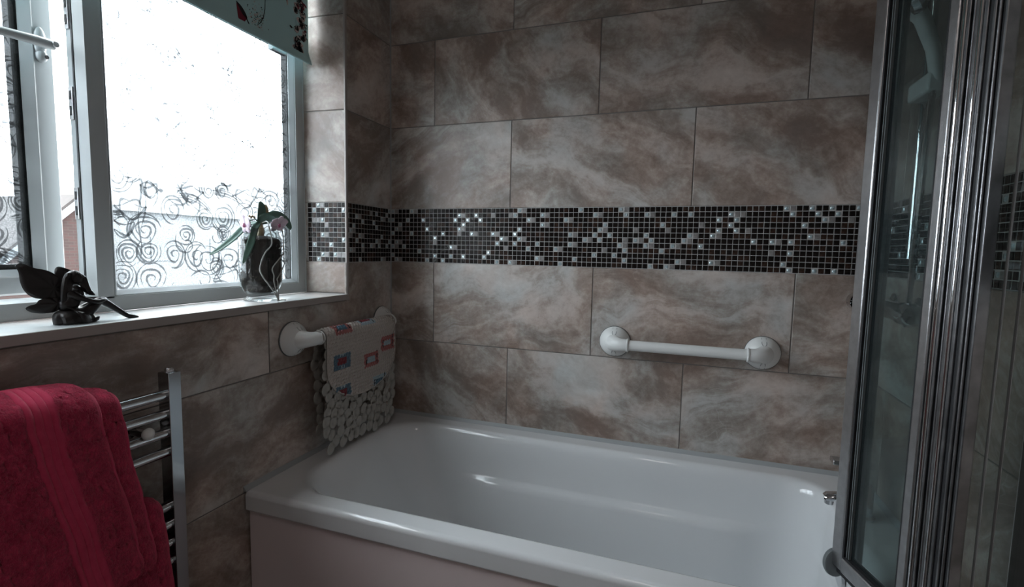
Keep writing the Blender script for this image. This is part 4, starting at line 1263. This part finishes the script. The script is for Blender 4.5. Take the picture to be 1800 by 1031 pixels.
# ---------------------------------------------------------------- heated towel rail
rad = empty('towel_radiator', (0.05, -1.17, 0.1))
tag(rad, 'chrome ladder towel radiator on the wall beside the bath', 'radiator')
def rd(mb, name, mat=None, **kw):
    o = mb.build(name, mat or M['chrome'], None, **kw); o.parent = rad; o.matrix_parent_inverse = Matrix.Translation(-Vector(rad.location)); return o
RPX0, RPX1 = 0.034, 0.066
PY0, PY1 = -0.932, -0.905
for (a, b) in ((PY0, PY1), (-1.43, -1.403)):
    rd(MB().box((RPX0, a, 0.12), (RPX1, b, 0.930)), 'post', M['postchrome'], bevel=0.0012)
    yc = (a + b) / 2
    rd(MB().lathe([(0.0001, 0.009), (0.006, 0.009), (0.0085, 0.006), (0.009, 0.002), (0.011, 0.0015), (0.011, 0.0)], 16, Matrix.Translation((0.05, yc, 0.930))), 'air_vent')
barz = [0.883, 0.842, 0.801, 0.760, 0.640, 0.599, 0.558, 0.517, 0.40, 0.36, 0.32, 0.28, 0.20, 0.16]
for z in barz:
    rd(MB().tube([(0.05, -1.403, z), (0.05, PY0 + 0.0, z)], 0.0112, 18), 'bar')
for (y, z) in ((-0.975, 0.815), (-1.397, 0.815), (-0.950, 0.34), (-1.397, 0.34)):
    k = rd(MB().tube([(0.0005, y, z), (0.054, y, z)], 0.009, 14).lathe([(0.02, 0), (0.02, 0.004), (0.01, 0.006)], 18, Matrix.Translation((0.0005, y, z)) @ Matrix.Rotation(PI / 2, 4, 'Y')), 'wall_bracket')
    MB().ellipsoid((0.062, y, z), (0.009, 0.0125, 0.0125), 16, 10).build('bracket_cap', M['plastic'], k)

# ---------------------------------------------------------------- towels
def towel(name, label, bx, bz, r, y0, y1, lf, lb, shear, th, seed, bands, edge=True, corner=0.03, layers_=None, droop=0.0):
    tw = empty(name, (bx, (y0 + y1) / 2, bz)); tag(tw, label, 'towel')
    def part(nm, r_, ya, yb, lf_, sh, mat, bnds=(), cr=corner, sd=0, hem=True):
        q = r_ * PI / 2; s0, s1 = -lb - q, lf_ + q
        ns = int((s1 - s0) / 0.0042); ny = int((yb - ya) / 0.0026)
        mb = MB()
        def fn(u, v):
            s_ = s0 + (s1 - s0) * v
            y = ya + (yb - ya) * u
            # rounded lower corner
            ds = s1 - s_; dy = (yb - y)
            rr = r_
            d = 0
            if abs(s_) < q: a = s_ / rr
            nx_, nz_ = (math.sin(s_ / rr), math.cos(s_ / rr)) if abs(s_) < q else ((1, 0) if s_ > 0 else (-1, 0))
            d = max(0, abs(s_) - q)
            # broad soft folds and pile
            w_ = 0.010 * noise.noise(Vector((y * 6 + seed, s_ * 2.2, sd))) * min(1, 0.35 + d * 5)
            w_ += 0.0035 * noise.noise(Vector((y * 26, s_ * 20, seed)))
            pile = 0.0030 * noise.noise(Vector((y * 210, s_ * 210, seed + sd)))
            bd = 0
            for (b0, b1) in bnds:
                yy = (y - ya)
                if b0 < y < b1:
                    bd = 1; f = (y - b0) / (b1 - b0)
                    w_ += -0.0030 + 0.0036 * abs(math.sin(f * PI * 4)) ** 0.6; pile *= 0.12
            if hem and yb - y < 0.010: w_ += -0.0012; pile *= 0.2
            ed = 0.004 * max(0, 1 - (yb - y) / 0.012)
            off = w_ + pile - ed
            if s_ < 0: off = off * 0.3
            x = bx + (rr + off) * nx_ + (0.02 * (1 - math.exp(-d * 6)) if s_ > 0 else 0) 
            z = bz + (rr + off) * nz_ - d
            z -= 0.010 * max(0, (u - 0.9) / 0.1) ** 2 * 1.0
            yo = y + sh * d * (1 if s_ > 0 else 0.3)
            # corner rounding
            if s_ > 0 and ds < cr and dy < cr:
                e = math.hypot(cr - ds, cr - dy)
                if e > cr:
                    k_ = cr / e
                    yo -= (cr - dy) * (1 - k_); z += (cr - ds) * (1 - k_)
            yo += 0.004 * noise.noise(Vector((s_ * 9, seed, 3)))
            z += 0.010 * noise.noise(Vector((y * 7, seed * 2.0, 9))) * (1 if abs(s_) < q * 1.4 else 0.3)
            return (x, yo, z)
        mb.grid(fn, ny, ns)
        # material of the flat woven bands
        for j in range(ns):
            for i in range(ny):
                y = ya + (yb - ya) * (i + 0.5) / ny
                if any(b0 < y < b1 for b0, b1 in bnds) or (hem and yb - y < 0.009): mb.mi[j * ny + i] = 1
        o = mb.build(nm, [M['terry'], M['terryband']], None, solid=th, angle=120, offset=-1)
        o.parent = tw; o.matrix_parent_inverse = Matrix.Translation(-Vector(tw.location))
        return o
    for i, a in enumerate(layers_ or []):
        part(*a, sd=i * 3.1)
    return tw
towel('hung_towel', 'crimson terry towel with a ribbed woven band, folded over the top bars', 0.05, 0.895, 0.034, -1.40, -1.03, 0.3, 0.3, 0.19, 0.010, 2.0, None,
      layers_=[('fold', 0.036, -1.39, -1.043, 0.335, 0.145, None, (), 0.04),
               ('front_fold', 0.052, -1.385, -1.085, 0.325, 0.175, None, ((-1.19, -1.145),), 0.045)])
towel('lower_towel', 'crimson terry towel over the lower bars, mostly hidden by the folded one', 0.05, 0.652, 0.028, -1.40, -0.955, 0.3, 0.3, 0.05, 0.010, 5.0, None,
      layers_=[('drape', 0.024, -1.38, -0.967, 0.30, 0.05, None, (), 0.03)])

# ---------------------------------------------------------------- fairy figurine on the sill
fy = empty('fairy_figurine', (-0.05, -1.01, ZS))
tag(fy, 'small dark bronze winged fairy figurine sitting on the window sill, hugging her knee', 'figurine')
def fP(zx, zy, dx=0.0):
    """picture drawing units of the sketch used for the figure -> metres on the sill"""
    u_, v_ = zx / 5.154, 400 + zy / 5.154
    du, dv = u_ - 140, v_ - 565
    return Vector((-0.05 + dx, -1.0197 + du * 0.001065 + dx * -0.45, 1.0430 + du * -0.00013 - dv * 0.00117 + dx * 0.27))
def fb(mb, name, **kw):
    o = mb.build(name, M['bronze'], None, **kw); o.parent = fy; o.matrix_parent_inverse = Matrix.Translation(-Vector(fy.location)); return o
def skin(name, chains, sub=2):
    vs, es, rs = [], [], []
    for ch in chains:
        prev = ch[0] if isinstance(ch[0], int) else None
        for it in (ch[1:] if prev is not None else ch):
            p_, r_ = it
            vs.append(tuple(p_)); rs.append(r_ * 1.6)
            if prev is not None: es.append((prev, len(vs) - 1))
            prev = len(vs) - 1
    me = bpy.data.meshes.new(name); me.from_pydata(vs, es, []); me.materials.append(M['bronze']); me.update()
    o = bpy.data.objects.new(name, me); COL.objects.link(o)
    o.parent = fy; o.matrix_parent_inverse = Matrix.Translation(-Vector(fy.location))
    md = o.modifiers.new('skin', 'SKIN'); md.use_smooth_shade = True
    for i, r_ in enumerate(rs):
        me.skin_vertices[0].data[i].radius = (r_, r_)
        me.skin_vertices[0].data[i].use_root = (i == 0)
    o.modifiers.new('sub', 'SUBSURF').levels = sub; o.modifiers['sub'].render_levels = sub
    return o
# body: pelvis, spine, neck; a leg stretched out to the right, one drawn up, arms round the knee
body = [
    [(fP(620, 800, .0), .0125), (fP(640, 720), .0115), (fP(665, 650, .002), .0095), (fP(690, 600, .004), .0085), (fP(703, 560, .006), .0042), (fP(705, 530, .008), .004)],
    [0, (fP(760, 790, .012), .0088), (fP(890, 665, .016), .0058), (fP(960, 700, .016), .0046), (fP(1080, 775, .018), .0034), (fP(1130, 808, .02), .003), (fP(1180, 818, .022), .0032), (fP(1236, 824, .024), .0018)],
    [0, (fP(740, 760, -.006), .0085), (fP(840, 690, -.004), .0058), (fP(810, 740, .002), .0048), (fP(770, 800, .008), .0040), (fP(830, 842, .012), .0034), (fP(880, 822, .014), .0022)],
    [3, (fP(660, 620, .016), .0046), (fP(720, 655, .022), .0036), (fP(790, 680, .026), .0030), (fP(870, 690, .026), .0028), (fP(920, 670, .022), .0026), (fP(950, 655, .016), .0018)],
    [3, (fP(725, 600, -.008), .0042), (fP(780, 640, -.008), .0032), (fP(860, 640, -.002), .0027), (fP(930, 640, .006), .0024), (fP(955, 665, .012), .0018)],
]
skin('body', body)
mb = MB()
hc = fP(710, 478, .012)
mb.ellipsoid(hc, (.0105, .0098, .0122), 18, 12)
# face: brow, nose, chin, eyes and mouth, turned to the right and down
f0 = hc + Vector((.006, .0062, -.001))
mb.ellipsoid(f0 + Vector((.0020, .0022, -.0005)), (.0016, .0018, .0026), 8, 6)
mb.ellipsoid(f0 + Vector((-.0006, .0012, -.0085)), (.0030, .0030, .0024), 8, 6)
mb.ellipsoid(f0 + Vector((.0032, -.0012, .0018)), (.0012, .0012, .0009), 8, 6)
mb.ellipsoid(f0 + Vector((-.0016, .0036, .0018)), (.0012, .0012, .0009), 8, 6)
mb.ellipsoid(f0 + Vector((.0012, .0018, -.0048)), (.0014, .0014, .0007), 8, 6)
fb(mb, 'head')
mb = MB()
mb.ellipsoid(fP(660, 620, .0), (.0105, .0115, .0165), 16, 10, Matrix.Rotation(-0.25, 4, 'X'))
mb.ellipsoid(fP(632, 700, .002), (.0125, .0140, .0150), 16, 10)
mb.ellipsoid(fP(722, 590, .006), (.0085, .0085, .0135), 14, 10, Matrix.Rotation(0.35, 4, 'X'))
fb(mb, 'bodice')
# hair: cap and long locks falling to both sides
mb = MB()
cap = hc + Vector((-.003, -.0022, .0028))
mb.ellipsoid(cap, (.0118, .0112, .0122), 18, 12)
HR = random.Random(3)
for k in range(11):
    a = HR.uniform(-.9, .9)
    s0 = fP(640 + 10 * k, 430 + 4 * abs(k - 5), .012 + .004 * math.sin(k))
    if k < 6: path = [s0, fP(625 + 7 * k, 500, .014 - .001 * k), fP(612 + 6 * k, 570, .013), fP(600 + 9 * k, 640, .010), fP(590 + 8 * k, 690, .008)]
    else: path = [s0, fP(755 + 3 * (k - 6), 480, .016), fP(765 + 4 * (k - 6), 545, .016), fP(785 + 5 * (k - 6), 590, .016), fP(810 + 10 * (k - 6), 618, .014)]
    mb.tube(path, [.003, .0052, .0056, .0046, .0015], 8)
fb(mb, 'hair')
# draped skirt
def skirt(u, v):
    a = 2 * PI * u
    rr = (1 - v) * 0.014 + v * (0.0265 + 0.0022 * math.sin(7 * a) + .0012 * math.sin(13 * a)) + 0.004 * math.sin(PI * v)
    c0 = fP(640, 750, 0.0); c1 = fP(655, 830, 0.003)
    c = c0.lerp(c1, v)
    z = c0.z * (1 - v) + (ZS + 0.0015) * v + 0.004 * math.sin(PI * v)
    return (c.x + rr * 0.95 * math.cos(a) + .002, c.y + rr * 1.12 * math.sin(a) + 0.004 * v, z)
mb = MB(); mb.grid(skirt, 48, 10)
n0 = len(mb.v)
fb(mb, 'skirt', solid=0.0015)
mb = MB()
for q in range(3):
    mb.ellipsoid(fP(750 + 50 * q, 845 - 6 * q, .012 + .003 * q), (.006, .0075, .0028), 10, 6, Matrix.Rotation(0.3 * q, 4, 'X'))
fb(mb, 'skirt_folds')
# wings
def wing(name, pts, dx0, dx1, ctr):
    mb = MB(); n = len(pts)
    # smooth closed outline
    out = []
    for i in range(n):
        p0, p1, p2, p3 = [Vector(pts[(i + j - 1) % n] + (0,)) for j in range(4)]
        for k in range(5):
            t_ = k / 5
            q = 0.5 * ((2 * p1) + (-p0 + p2) * t_ + (2 * p0 - 5 * p1 + 4 * p2 - p3) * t_ ** 2 + (-p0 + 3 * p1 - 3 * p2 + p3) * t_ ** 3)
            out.append((q.x, q.y))
    xs_ = [p[0] for p in out]; xmin, xmax = min(xs_), max(xs_)
    N_ = len(out)
    c = ctr
    rings_ = []
    vs = []
    for kk in range(6):
        f = 1 - kk / 6
        for (x_, y_) in out:
            X_ = c[0] + (x_ - c[0]) * f; Y_ = c[1] + (y_ - c[1]) * f
            dd = dx0 + (dx1 - dx0) * (X_ - xmin) / (xmax - xmin)
            dd += 0.0022 * (1 - f) + 0.0008 * math.sin(math.atan2(Y_ - c[1], X_ - c[0]) * 9) * f
            vs.append(fP(X_, Y_, dd))
    dd = dx0 + (dx1 - dx0) * (c[0] - xmin) / (xmax - xmin) + .0022
    vs.append(fP(c[0], c[1], dd))
    fs = [(r_ * N_ + i, r_ * N_ + (i + 1) % N_, (r_ + 1) * N_ + (i + 1) % N_, (r_ + 1) * N_ + i) for r_ in range(5) for i in range(N_)]
    fs += [(5 * N_ + i, 5 * N_ + (i + 1) % N_, 6 * N_) for i in range(N_)]
    mb.add(vs, fs)
    fb(mb, name, solid=0.0016)
wing('wing', [(278, 378), (320, 355), (400, 388), (500, 412), (590, 470), (640, 560), (640, 640), (560, 660), (470, 650), (385, 632), (330, 585), (303, 510), (295, 430)], -.026, -.002, (540, 560))
wing('wing', [(326, 725), (352, 705), (400, 690), (430, 655), (520, 640), (640, 640), (620, 700), (560, 745), (480, 768), (390, 762), (345, 748)], -.018, -.002, (560, 690))
wing('wing', [(560, 420), (566, 372), (592, 350), (640, 362), (700, 385), (760, 420), (770, 470), (720, 560), (660, 600), (620, 560), (575, 480)], -.034, -.016, (660, 500))

# ---------------------------------------------------------------- orchid in a glass jar
JX, JY = -0.073, -0.555
orc = empty('potted_orchid', (JX, JY, ZS))
tag(orc, 'pale pink orchid in a glass jar of dark bark on the window sill', 'potted plant')
def ob(mb, name, mat, par=None, **kw):
    o = mb.build(name, mat, par, **kw)
    if par is None:
        o.parent = orc; o.matrix_parent_inverse = Matrix.Translation(-Vector(orc.location))
    return o
TJ = Matrix.Translation((JX, JY, ZS))
ob(MB().lathe([(0.0001, 0.004), (0.030, 0.004), (0.043, 0.0005), (0.046, 0.002), (0.045, 0.008), (0.038, 0.014), (0.040, 0.020), (0.049, 0.034), (0.0555, 0.052), (0.0565, 0.07), (0.0565, 0.165), (0.055, 0.180), (0.050, 0.190), (0.047, 0.196), (0.047, 0.203), (0.0485, 0.206),
    (0.0455, 0.206), (0.0445, 0.195), (0.048, 0.187), (0.0535, 0.178), (0.0553, 0.165), (0.0553, 0.07), (0.054, 0.054), (0.046, 0.036), (0.036, 0.022), (0.0001, 0.018)], 48, TJ), 'jar', M['jar'], angle=60)
# bark: dark body with chips
mb = MB()
def barkbody(u, v):
    a = 2 * PI * u
    prof = [(0.0001, 0.0235), (0.034, 0.0245), (0.044, 0.038), (0.0528, 0.056), (0.0545, 0.07), (0.0545, 0.165), (0.0520, 0.176), (0.030, 0.184), (0.0001, 0.187)]
    f = v * (len(prof) - 1); i = min(int(f), len(prof) - 2); t_ = f - i
    r_ = prof[i][0] * (1 - t_) + prof[i + 1][0] * t_; h_ = prof[i][1] * (1 - t_) + prof[i + 1][1] * t_
    nn = noise.noise(Vector((math.cos(a) * 3 * 1.4, math.sin(a) * 3 * 1.4, h_ * 60))) * 0.0035 + noise.noise(Vector((math.cos(a) * 9, math.sin(a) * 9, h_ * 190))) * 0.002
    r_ = max(0.0001, r_ - 0.0012 + min(nn, 0.0022))
    return (JX + r_ * math.cos(a), JY + r_ * math.sin(a), ZS + h_)
mb.grid(barkbody, 90, 70)
ob(mb, 'bark', M['bark'], angle=90)
mb = MB()
KR = random.Random(4)
for k in range(260):
    a = KR.uniform(0, 2 * PI); h_ = KR.choice((KR.uniform(0.03, 0.09), KR.uniform(0.03, 0.175)))
    rj = 0.0535 if h_ > 0.06 else (0.042 + (h_ - 0.03) * 0.33)
    c = Vector((JX + rj * math.cos(a), JY + rj * math.sin(a), ZS + h_))
    q = Matrix.Rotation(a, 4, 'Z') @ Matrix.Rotation(KR.uniform(-1.5, 1.5), 4, 'X')
    s_ = KR.uniform(.003, .009)
    vs = [c + q @ Vector((x_ * .0012, y_ * s_ * KR.uniform(.6, 1), z_ * s_ * .45 * KR.uniform(.6, 1))) for x_ in (-1, 1) for y_ in (-1, 1) for z_ in (-1, 1)]
    mb.cur = 0 if KR.random() < .5 else 1
    mb.add(vs, [(0, 1, 3, 2), (4, 6, 7, 5), (0, 4, 5, 1), (2, 3, 7, 6), (0, 2, 6, 4), (1, 5, 7, 3)])
o = ob(mb, 'bark_chips', [M['bark'], M['bark2']], smooth=False); o['kind'] = 'stuff'
# stump at the neck
ob(MB().tube([(JX, JY, ZS + .182), (JX + .002, JY + .002, ZS + .20), (JX + .001, JY, ZS + .222)], [.010, .009, .007], 10), 'stem', M['leafold'])
CR = Vector((JX, JY + .0, ZS + .216))
def oleaf(path, wmax, upv, mat='leaf', fold=0.25):
    """strap leaf: path points, widest in the middle, channelled along the midrib"""
    P_ = [Vector(p_) for p_ in path]
    # resample by catmull
    pts = []
    for i in range(len(P_) - 1):
        p0, p1, p2, p3 = P_[max(i - 1, 0)], P_[i], P_[i + 1], P_[min(i + 2, len(P_) - 1)]
        for k in range(6):
            t_ = k / 6
            pts.append(0.5 * ((2 * p1) + (-p0 + p2) * t_ + (2 * p0 - 5 * p1 + 4 * p2 - p3) * t_ ** 2 + (-p0 + 3 * p1 - 3 * p2 + p3) * t_ ** 3))
    pts.append(P_[-1])
    n_ = len(pts); vs = []; fs = []
    for i, p_ in enumerate(pts):
        tt = (pts[min(i + 1, n_ - 1)] - pts[max(i - 1, 0)]).normalized()
        side = tt.cross(Vector(upv)).normalized(); nn = side.cross(tt)
        f = i / (n_ - 1)
        ww = wmax * (math.sin(PI * min(1, 0.12 + f * 0.88)) ** 0.6) * (1 if f < .97 else .5)
        for a in (-1, -.5, 0, .5, 1):
            vs.append(p_ + side * ww * a + nn * ww * fold * abs(a))
    for i in range(n_ - 1):
        for k in range(4): fs.append((i * 5 + k, i * 5 + k + 1, (i + 1) * 5 + k + 1, (i + 1) * 5 + k))
    return ob(MB().add(vs, fs), 'leaf', M[mat], solid=0.0012, angle=80, offset=0)
J = lambda dx, dy, dz: (JX + dx, JY + dy, ZS + dz)
# leaf drooping to the left (away from the back wall), one straight down the jar, one up, two to the right
oleaf([J(0, 0, .222), J(-.01, -.03, .215), J(-.015, -.075, .175), J(-.02, -.115, .145), J(-.022, -.142, .131)], .0095, (.4, 0, 1))
oleaf([J(.004, -.004, .222), J(.016, -.030, .208), J(.026, -.054, .17), J(.016, -.061, .135), J(.003, -.0625, .107)], .0092, (.8, -.6, .35))
oleaf([J(0, 0, .222), J(.004, .002, .245), J(.004, .004, .268), J(0, .004, .283)], .011, (1, -.4, 0))
oleaf([J(0, .004, .224), J(.006, .012, .243), J(.004, .016, .262), J(.002, .018, .276)], .010, (1, -.5, 0), 'leafold')
oleaf([J(0, 0, .225), J(.012, .022, .236), J(.014, .052, .243), J(.012, .085, .232), J(.006, .112, .208)], .0175, (.85, -.55, .45))
oleaf([J(0, 0, .222), J(.012, .006, .236), J(.020, .022, .235), J(.022, .04, .226)], .014, (.85, -.55, .35))
# flower stems and flowers
st1 = ob(MB().tube([J(0, 0, .222), J(.005, -.02, .232), J(.01, -.042, .226), J(.014, -.055, .222)], .0016, 8), 'flower_stem', M['leaf'])
ob(MB().tube([J(0, 0, .214), J(.01, -.02, .208), J(.018, -.040, .206), J(.02, -.056, .212)], .0015, 8), 'flower_stem', M['leaf'])
ob(MB().tube([J(0, 0, .218), J(.018, .012, .226), J(.03, .026, .222)], .0015, 8), 'flower_stem', M['leaf'])
mb = MB()
for k in range(4): mb.ellipsoid(J(.004 - .002 * k, -.022 - .009 * k * .4, .236 + .003 * (k % 2)), (.0028, .0028, .0034), 8, 6)
ob(mb, 'bud', M['leafold'])
def flower(c, nrm, sz, seed, droop=0.0):
    R = random.Random(seed)
    e = empty('flower'); e.parent = orc; e.matrix_parent_inverse = Matrix.Translation(-Vector(orc.location))
    e.location = c
    q = Vector(nrm).normalized().to_track_quat('Z', 'Y').to_matrix().to_4x4()
    for k in range(5):
        a = PI / 2 + 2 * PI * k / 5 + R.uniform(-.1, .1)
        big = k in (1, 4)
        ln = sz * (1.0 if not big else 1.05); wd = sz * (0.42 if not big else 0.62)
        def fn(u, v):
            f = v
            ww = wd * math.sin(PI * min(1, .1 + .86 * f)) ** .7
            x_ = (u * 2 - 1) * ww; y_ = .06 * sz + f * ln
            z_ = sz * (.28 * f - .35 * f * f * (0.6 + droop)) - .12 * sz * (u * 2 - 1) ** 2 + .02 * sz * math.sin(9 * f + k)
            ca, sa = math.cos(a - PI / 2), math.sin(a - PI / 2)
            return tuple(q @ Vector((x_ * ca - y_ * sa, x_ * sa + y_ * ca, z_)))
        MB().grid(fn, 8, 8).build('petal', M['petal'], e, solid=0.0006, angle=90, offset=0)
    mb = MB()
    mb.ellipsoid(q @ Vector((0, -.12 * sz, .16 * sz)), (.15 * sz, .15 * sz, .2 * sz), 10, 8)
    mb.ellipsoid(q @ Vector((0, .05 * sz, .14 * sz)), (.09 * sz, .09 * sz, .14 * sz), 8, 6)
    mb.build('lip', M['lip'], e)
flower(J(.012, -.060, .214), (-.25, -.95, -.18), .025, 2, .1)
flower(J(.036, .034, .220), (.80, -.05, -.50), .026, 5, 0)
# aerial roots down the outside of the jar
def root(pts, r):
    P_ = [Vector(J(*p_)) for p_ in pts]; out = []
    for i in range(len(P_) - 1):
        p0, p1, p2, p3 = P_[max(i - 1, 0)], P_[i], P_[i + 1], P_[min(i + 2, len(P_) - 1)]
        for k in range(5):
            t_ = k / 5
            out.append(0.5 * ((2 * p1) + (-p0 + p2) * t_ + (2 * p0 - 5 * p1 + 4 * p2 - p3) * t_ ** 2 + (-p0 + 3 * p1 - 3 * p2 + p3) * t_ ** 3))
    out.append(P_[-1])
    ob(MB().tube(out, [r * (1 + .15 * math.sin(i * 1.7)) for i in range(len(out))], 8), 'aerial_root', M['root'])
def jroot(pts, r, rr=.0605):
    out = []
    for a_, z_ in pts:
        t_ = math.radians(-43.8 + a_)
        out.append((rr * math.cos(t_), rr * math.sin(t_), z_ - ZS))
    root(out, r)
jroot([(22, 1.254), (29, 1.207), (10, 1.178), (-2, 1.137), (6, 1.112), (16, 1.096), (35, 1.065), (46, 1.046)], .0019)
jroot([(71, 1.247), (88, 1.228), (88, 1.205), (84, 1.18), (48, 1.16), (29, 1.137), (33, 1.117), (33, 1.097), (46, 1.046)], .0017, .0600)
jroot([(84, 1.182), (90, 1.155), (86, 1.147), (55, 1.123), (42, 1.107), (44, 1.096), (46, 1.047)], .0015, .0612)
jroot([(88, 1.203), (70, 1.200), (52, 1.193)], .0014)
root([(.010, .0, .222), (.034, -.008, .226), (.052, -.018, .218)], .0016)
root([(.056, .002, .0025), (.062, .014, .003), (.062, .028, .0022)], .0015)

# ---------------------------------------------------------------- outside
gd = MB().box((-60, -40, -3.3), (-0.35, 50, -3.0)).build('ground', M['ground'], smooth=False)
struct(gd, 'dark grassed ground between the houses outside', 'ground')
def house(name, label, x, y0, yp, y1, ze, zp, depth, ze1):
    h = empty(name, (x, yp, -3.0)); tag(h, label, 'house')
    def hb(mb, nm, mat, **kw):
        o = mb.build(nm, mat, None, **kw); o.parent = h; o.matrix_parent_inverse = Matrix.Translation(-Vector(h.location)); return o
    vs = []
    for xx in (x, x - depth):
        vs += [(xx, y0, -3.0), (xx, y1, -3.0), (xx, y1, ze1), (xx, yp, zp), (xx, y0, ze)]
    hb(MB().add(vs, [(0, 1, 2, 3, 4), (9, 8, 7, 6, 5), (0, 5, 6, 1), (1, 6, 7, 2), (0, 4, 9, 5)]), 'brick_wall', M['brick'], smooth=False)
    for (ya, yb, ze) in ((y0, yp, ze), (y1, yp, ze1)):
        s_ = (zp - ze) / (yb - ya); e = 0.25 * (-1 if ya < yb else 1)
        a = Vector((0, ya + e, ze + s_ * e)); b = Vector((0, yb, zp)); n_ = Vector((0, -(b.z - a.z), b.y - a.y)).normalized(); n_ = n_ if n_.z > 0 else -n_
        vs = []
        for xx in (x + 0.12, x - depth):
            for p_ in (a, b, b + n_ * 0.12, a + n_ * 0.12): vs.append((xx, p_.y, p_.z))
        hb(MB().add(vs, [(0, 1, 2, 3), (7, 6, 5, 4), (0, 4, 5, 1), (1, 5, 6, 2), (2, 6, 7, 3), (3, 7, 4, 0)]), 'roof_slope', M['roof'], smooth=False)
        vs = []
        for xx in (x + 0.13, x + 0.09):
            for p_ in (a - n_ * 0.10, b - n_ * 0.10, b + n_ * 0.06, a + n_ * 0.06): vs.append((xx, p_.y, p_.z))
        hb(MB().add(vs, [(0, 1, 2, 3), (7, 6, 5, 4), (0, 4, 5, 1), (1, 5, 6, 2), (2, 6, 7, 3), (3, 7, 4, 0)]), 'verge_board', M['verge'], smooth=False)
    return h
h1 = house('brick_house', 'red brick gabled house seen through the gap of the open casement', -14.0, 3.4, 6.95, 7.5, -1.0, 2.36, 7.0, 1.85)
mb = MB().add([(-21.5, 2.5, -1.2), (-21.5, 11, -1.2), (-24.5, 11, 2.75), (-24.5, 2.5, 2.75), (-27.5, 2.5, -1.2), (-27.5, 11, -1.2)], [(0, 1, 2, 3), (3, 2, 5, 4), (0, 3, 4), (1, 5, 2), (0, 4, 5, 1)])
o = mb.build('roof_slope', M['roof'], None, smooth=False); o.parent = h1; o.matrix_parent_inverse = Matrix.Translation(-Vector(h1.location))

def backdrop_house(name, label, x, y0, y1, ze, zr, depth, col):  # added houses: bright backdrop against which the glass ridges turn grey
    h = empty(name, (x, (y0 + y1) / 2, -3.0)); tag(h, label, 'house', 'added backdrop houses behind the obscure glass')
    def hb(mb, nm, mat, **kw):
        o = mb.build(nm, mat, None, **kw); o.parent = h; o.matrix_parent_inverse = Matrix.Translation(-Vector(h.location)); return o
    hb(MB().box((x - depth, y0, -3.0), (x, y1, ze)), 'wall', col, smooth=False)
    hb(MB().add([(x + .3, y0 - .2, ze), (x + .3, y1 + .2, ze), (x - depth / 2, y1 + .2, zr), (x - depth / 2, y0 - .2, zr), (x - depth - .3, y0 - .2, ze), (x - depth - .3, y1 + .2, ze)], [(0, 1, 2, 3), (3, 2, 5, 4), (0, 3, 4), (1, 5, 2), (0, 4, 5, 1)]), 'roof', M['paleroof'], smooth=False)
    k = 0
    y = y0 + 1.2
    while y < y1 - 1.5:
        for z in (-2.0, 0.4):
            if z + 1.1 < ze: hb(MB().box((x, y, z), (x + .05, y + 1.2, z + 1.1)), 'window', M['farglass'], smooth=False)
        y += 3.0
    return h
M['render1'] = simple('pale_render', (0.16, 0.163, 0.165), 0.9)
M['paleroof'] = simple('slate_roof', (0.125, 0.128, 0.13), 0.8)
M['farglass'] = simple('far_window', (0.12, 0.125, 0.13), 0.5)
backdrop_house('backdrop_house', 'added pale house with a pitched roof, a bright backdrop behind the obscure glass', -22.0, 13.0, 24.0, 2.6, 4.6, 8.0, M['render1'])
backdrop_house('backdrop_house', 'second added backdrop house further right behind the orchid and obscure glass', -26.0, 25.0, 38.0, 3.4, 5.6, 8.0, M['render1'])
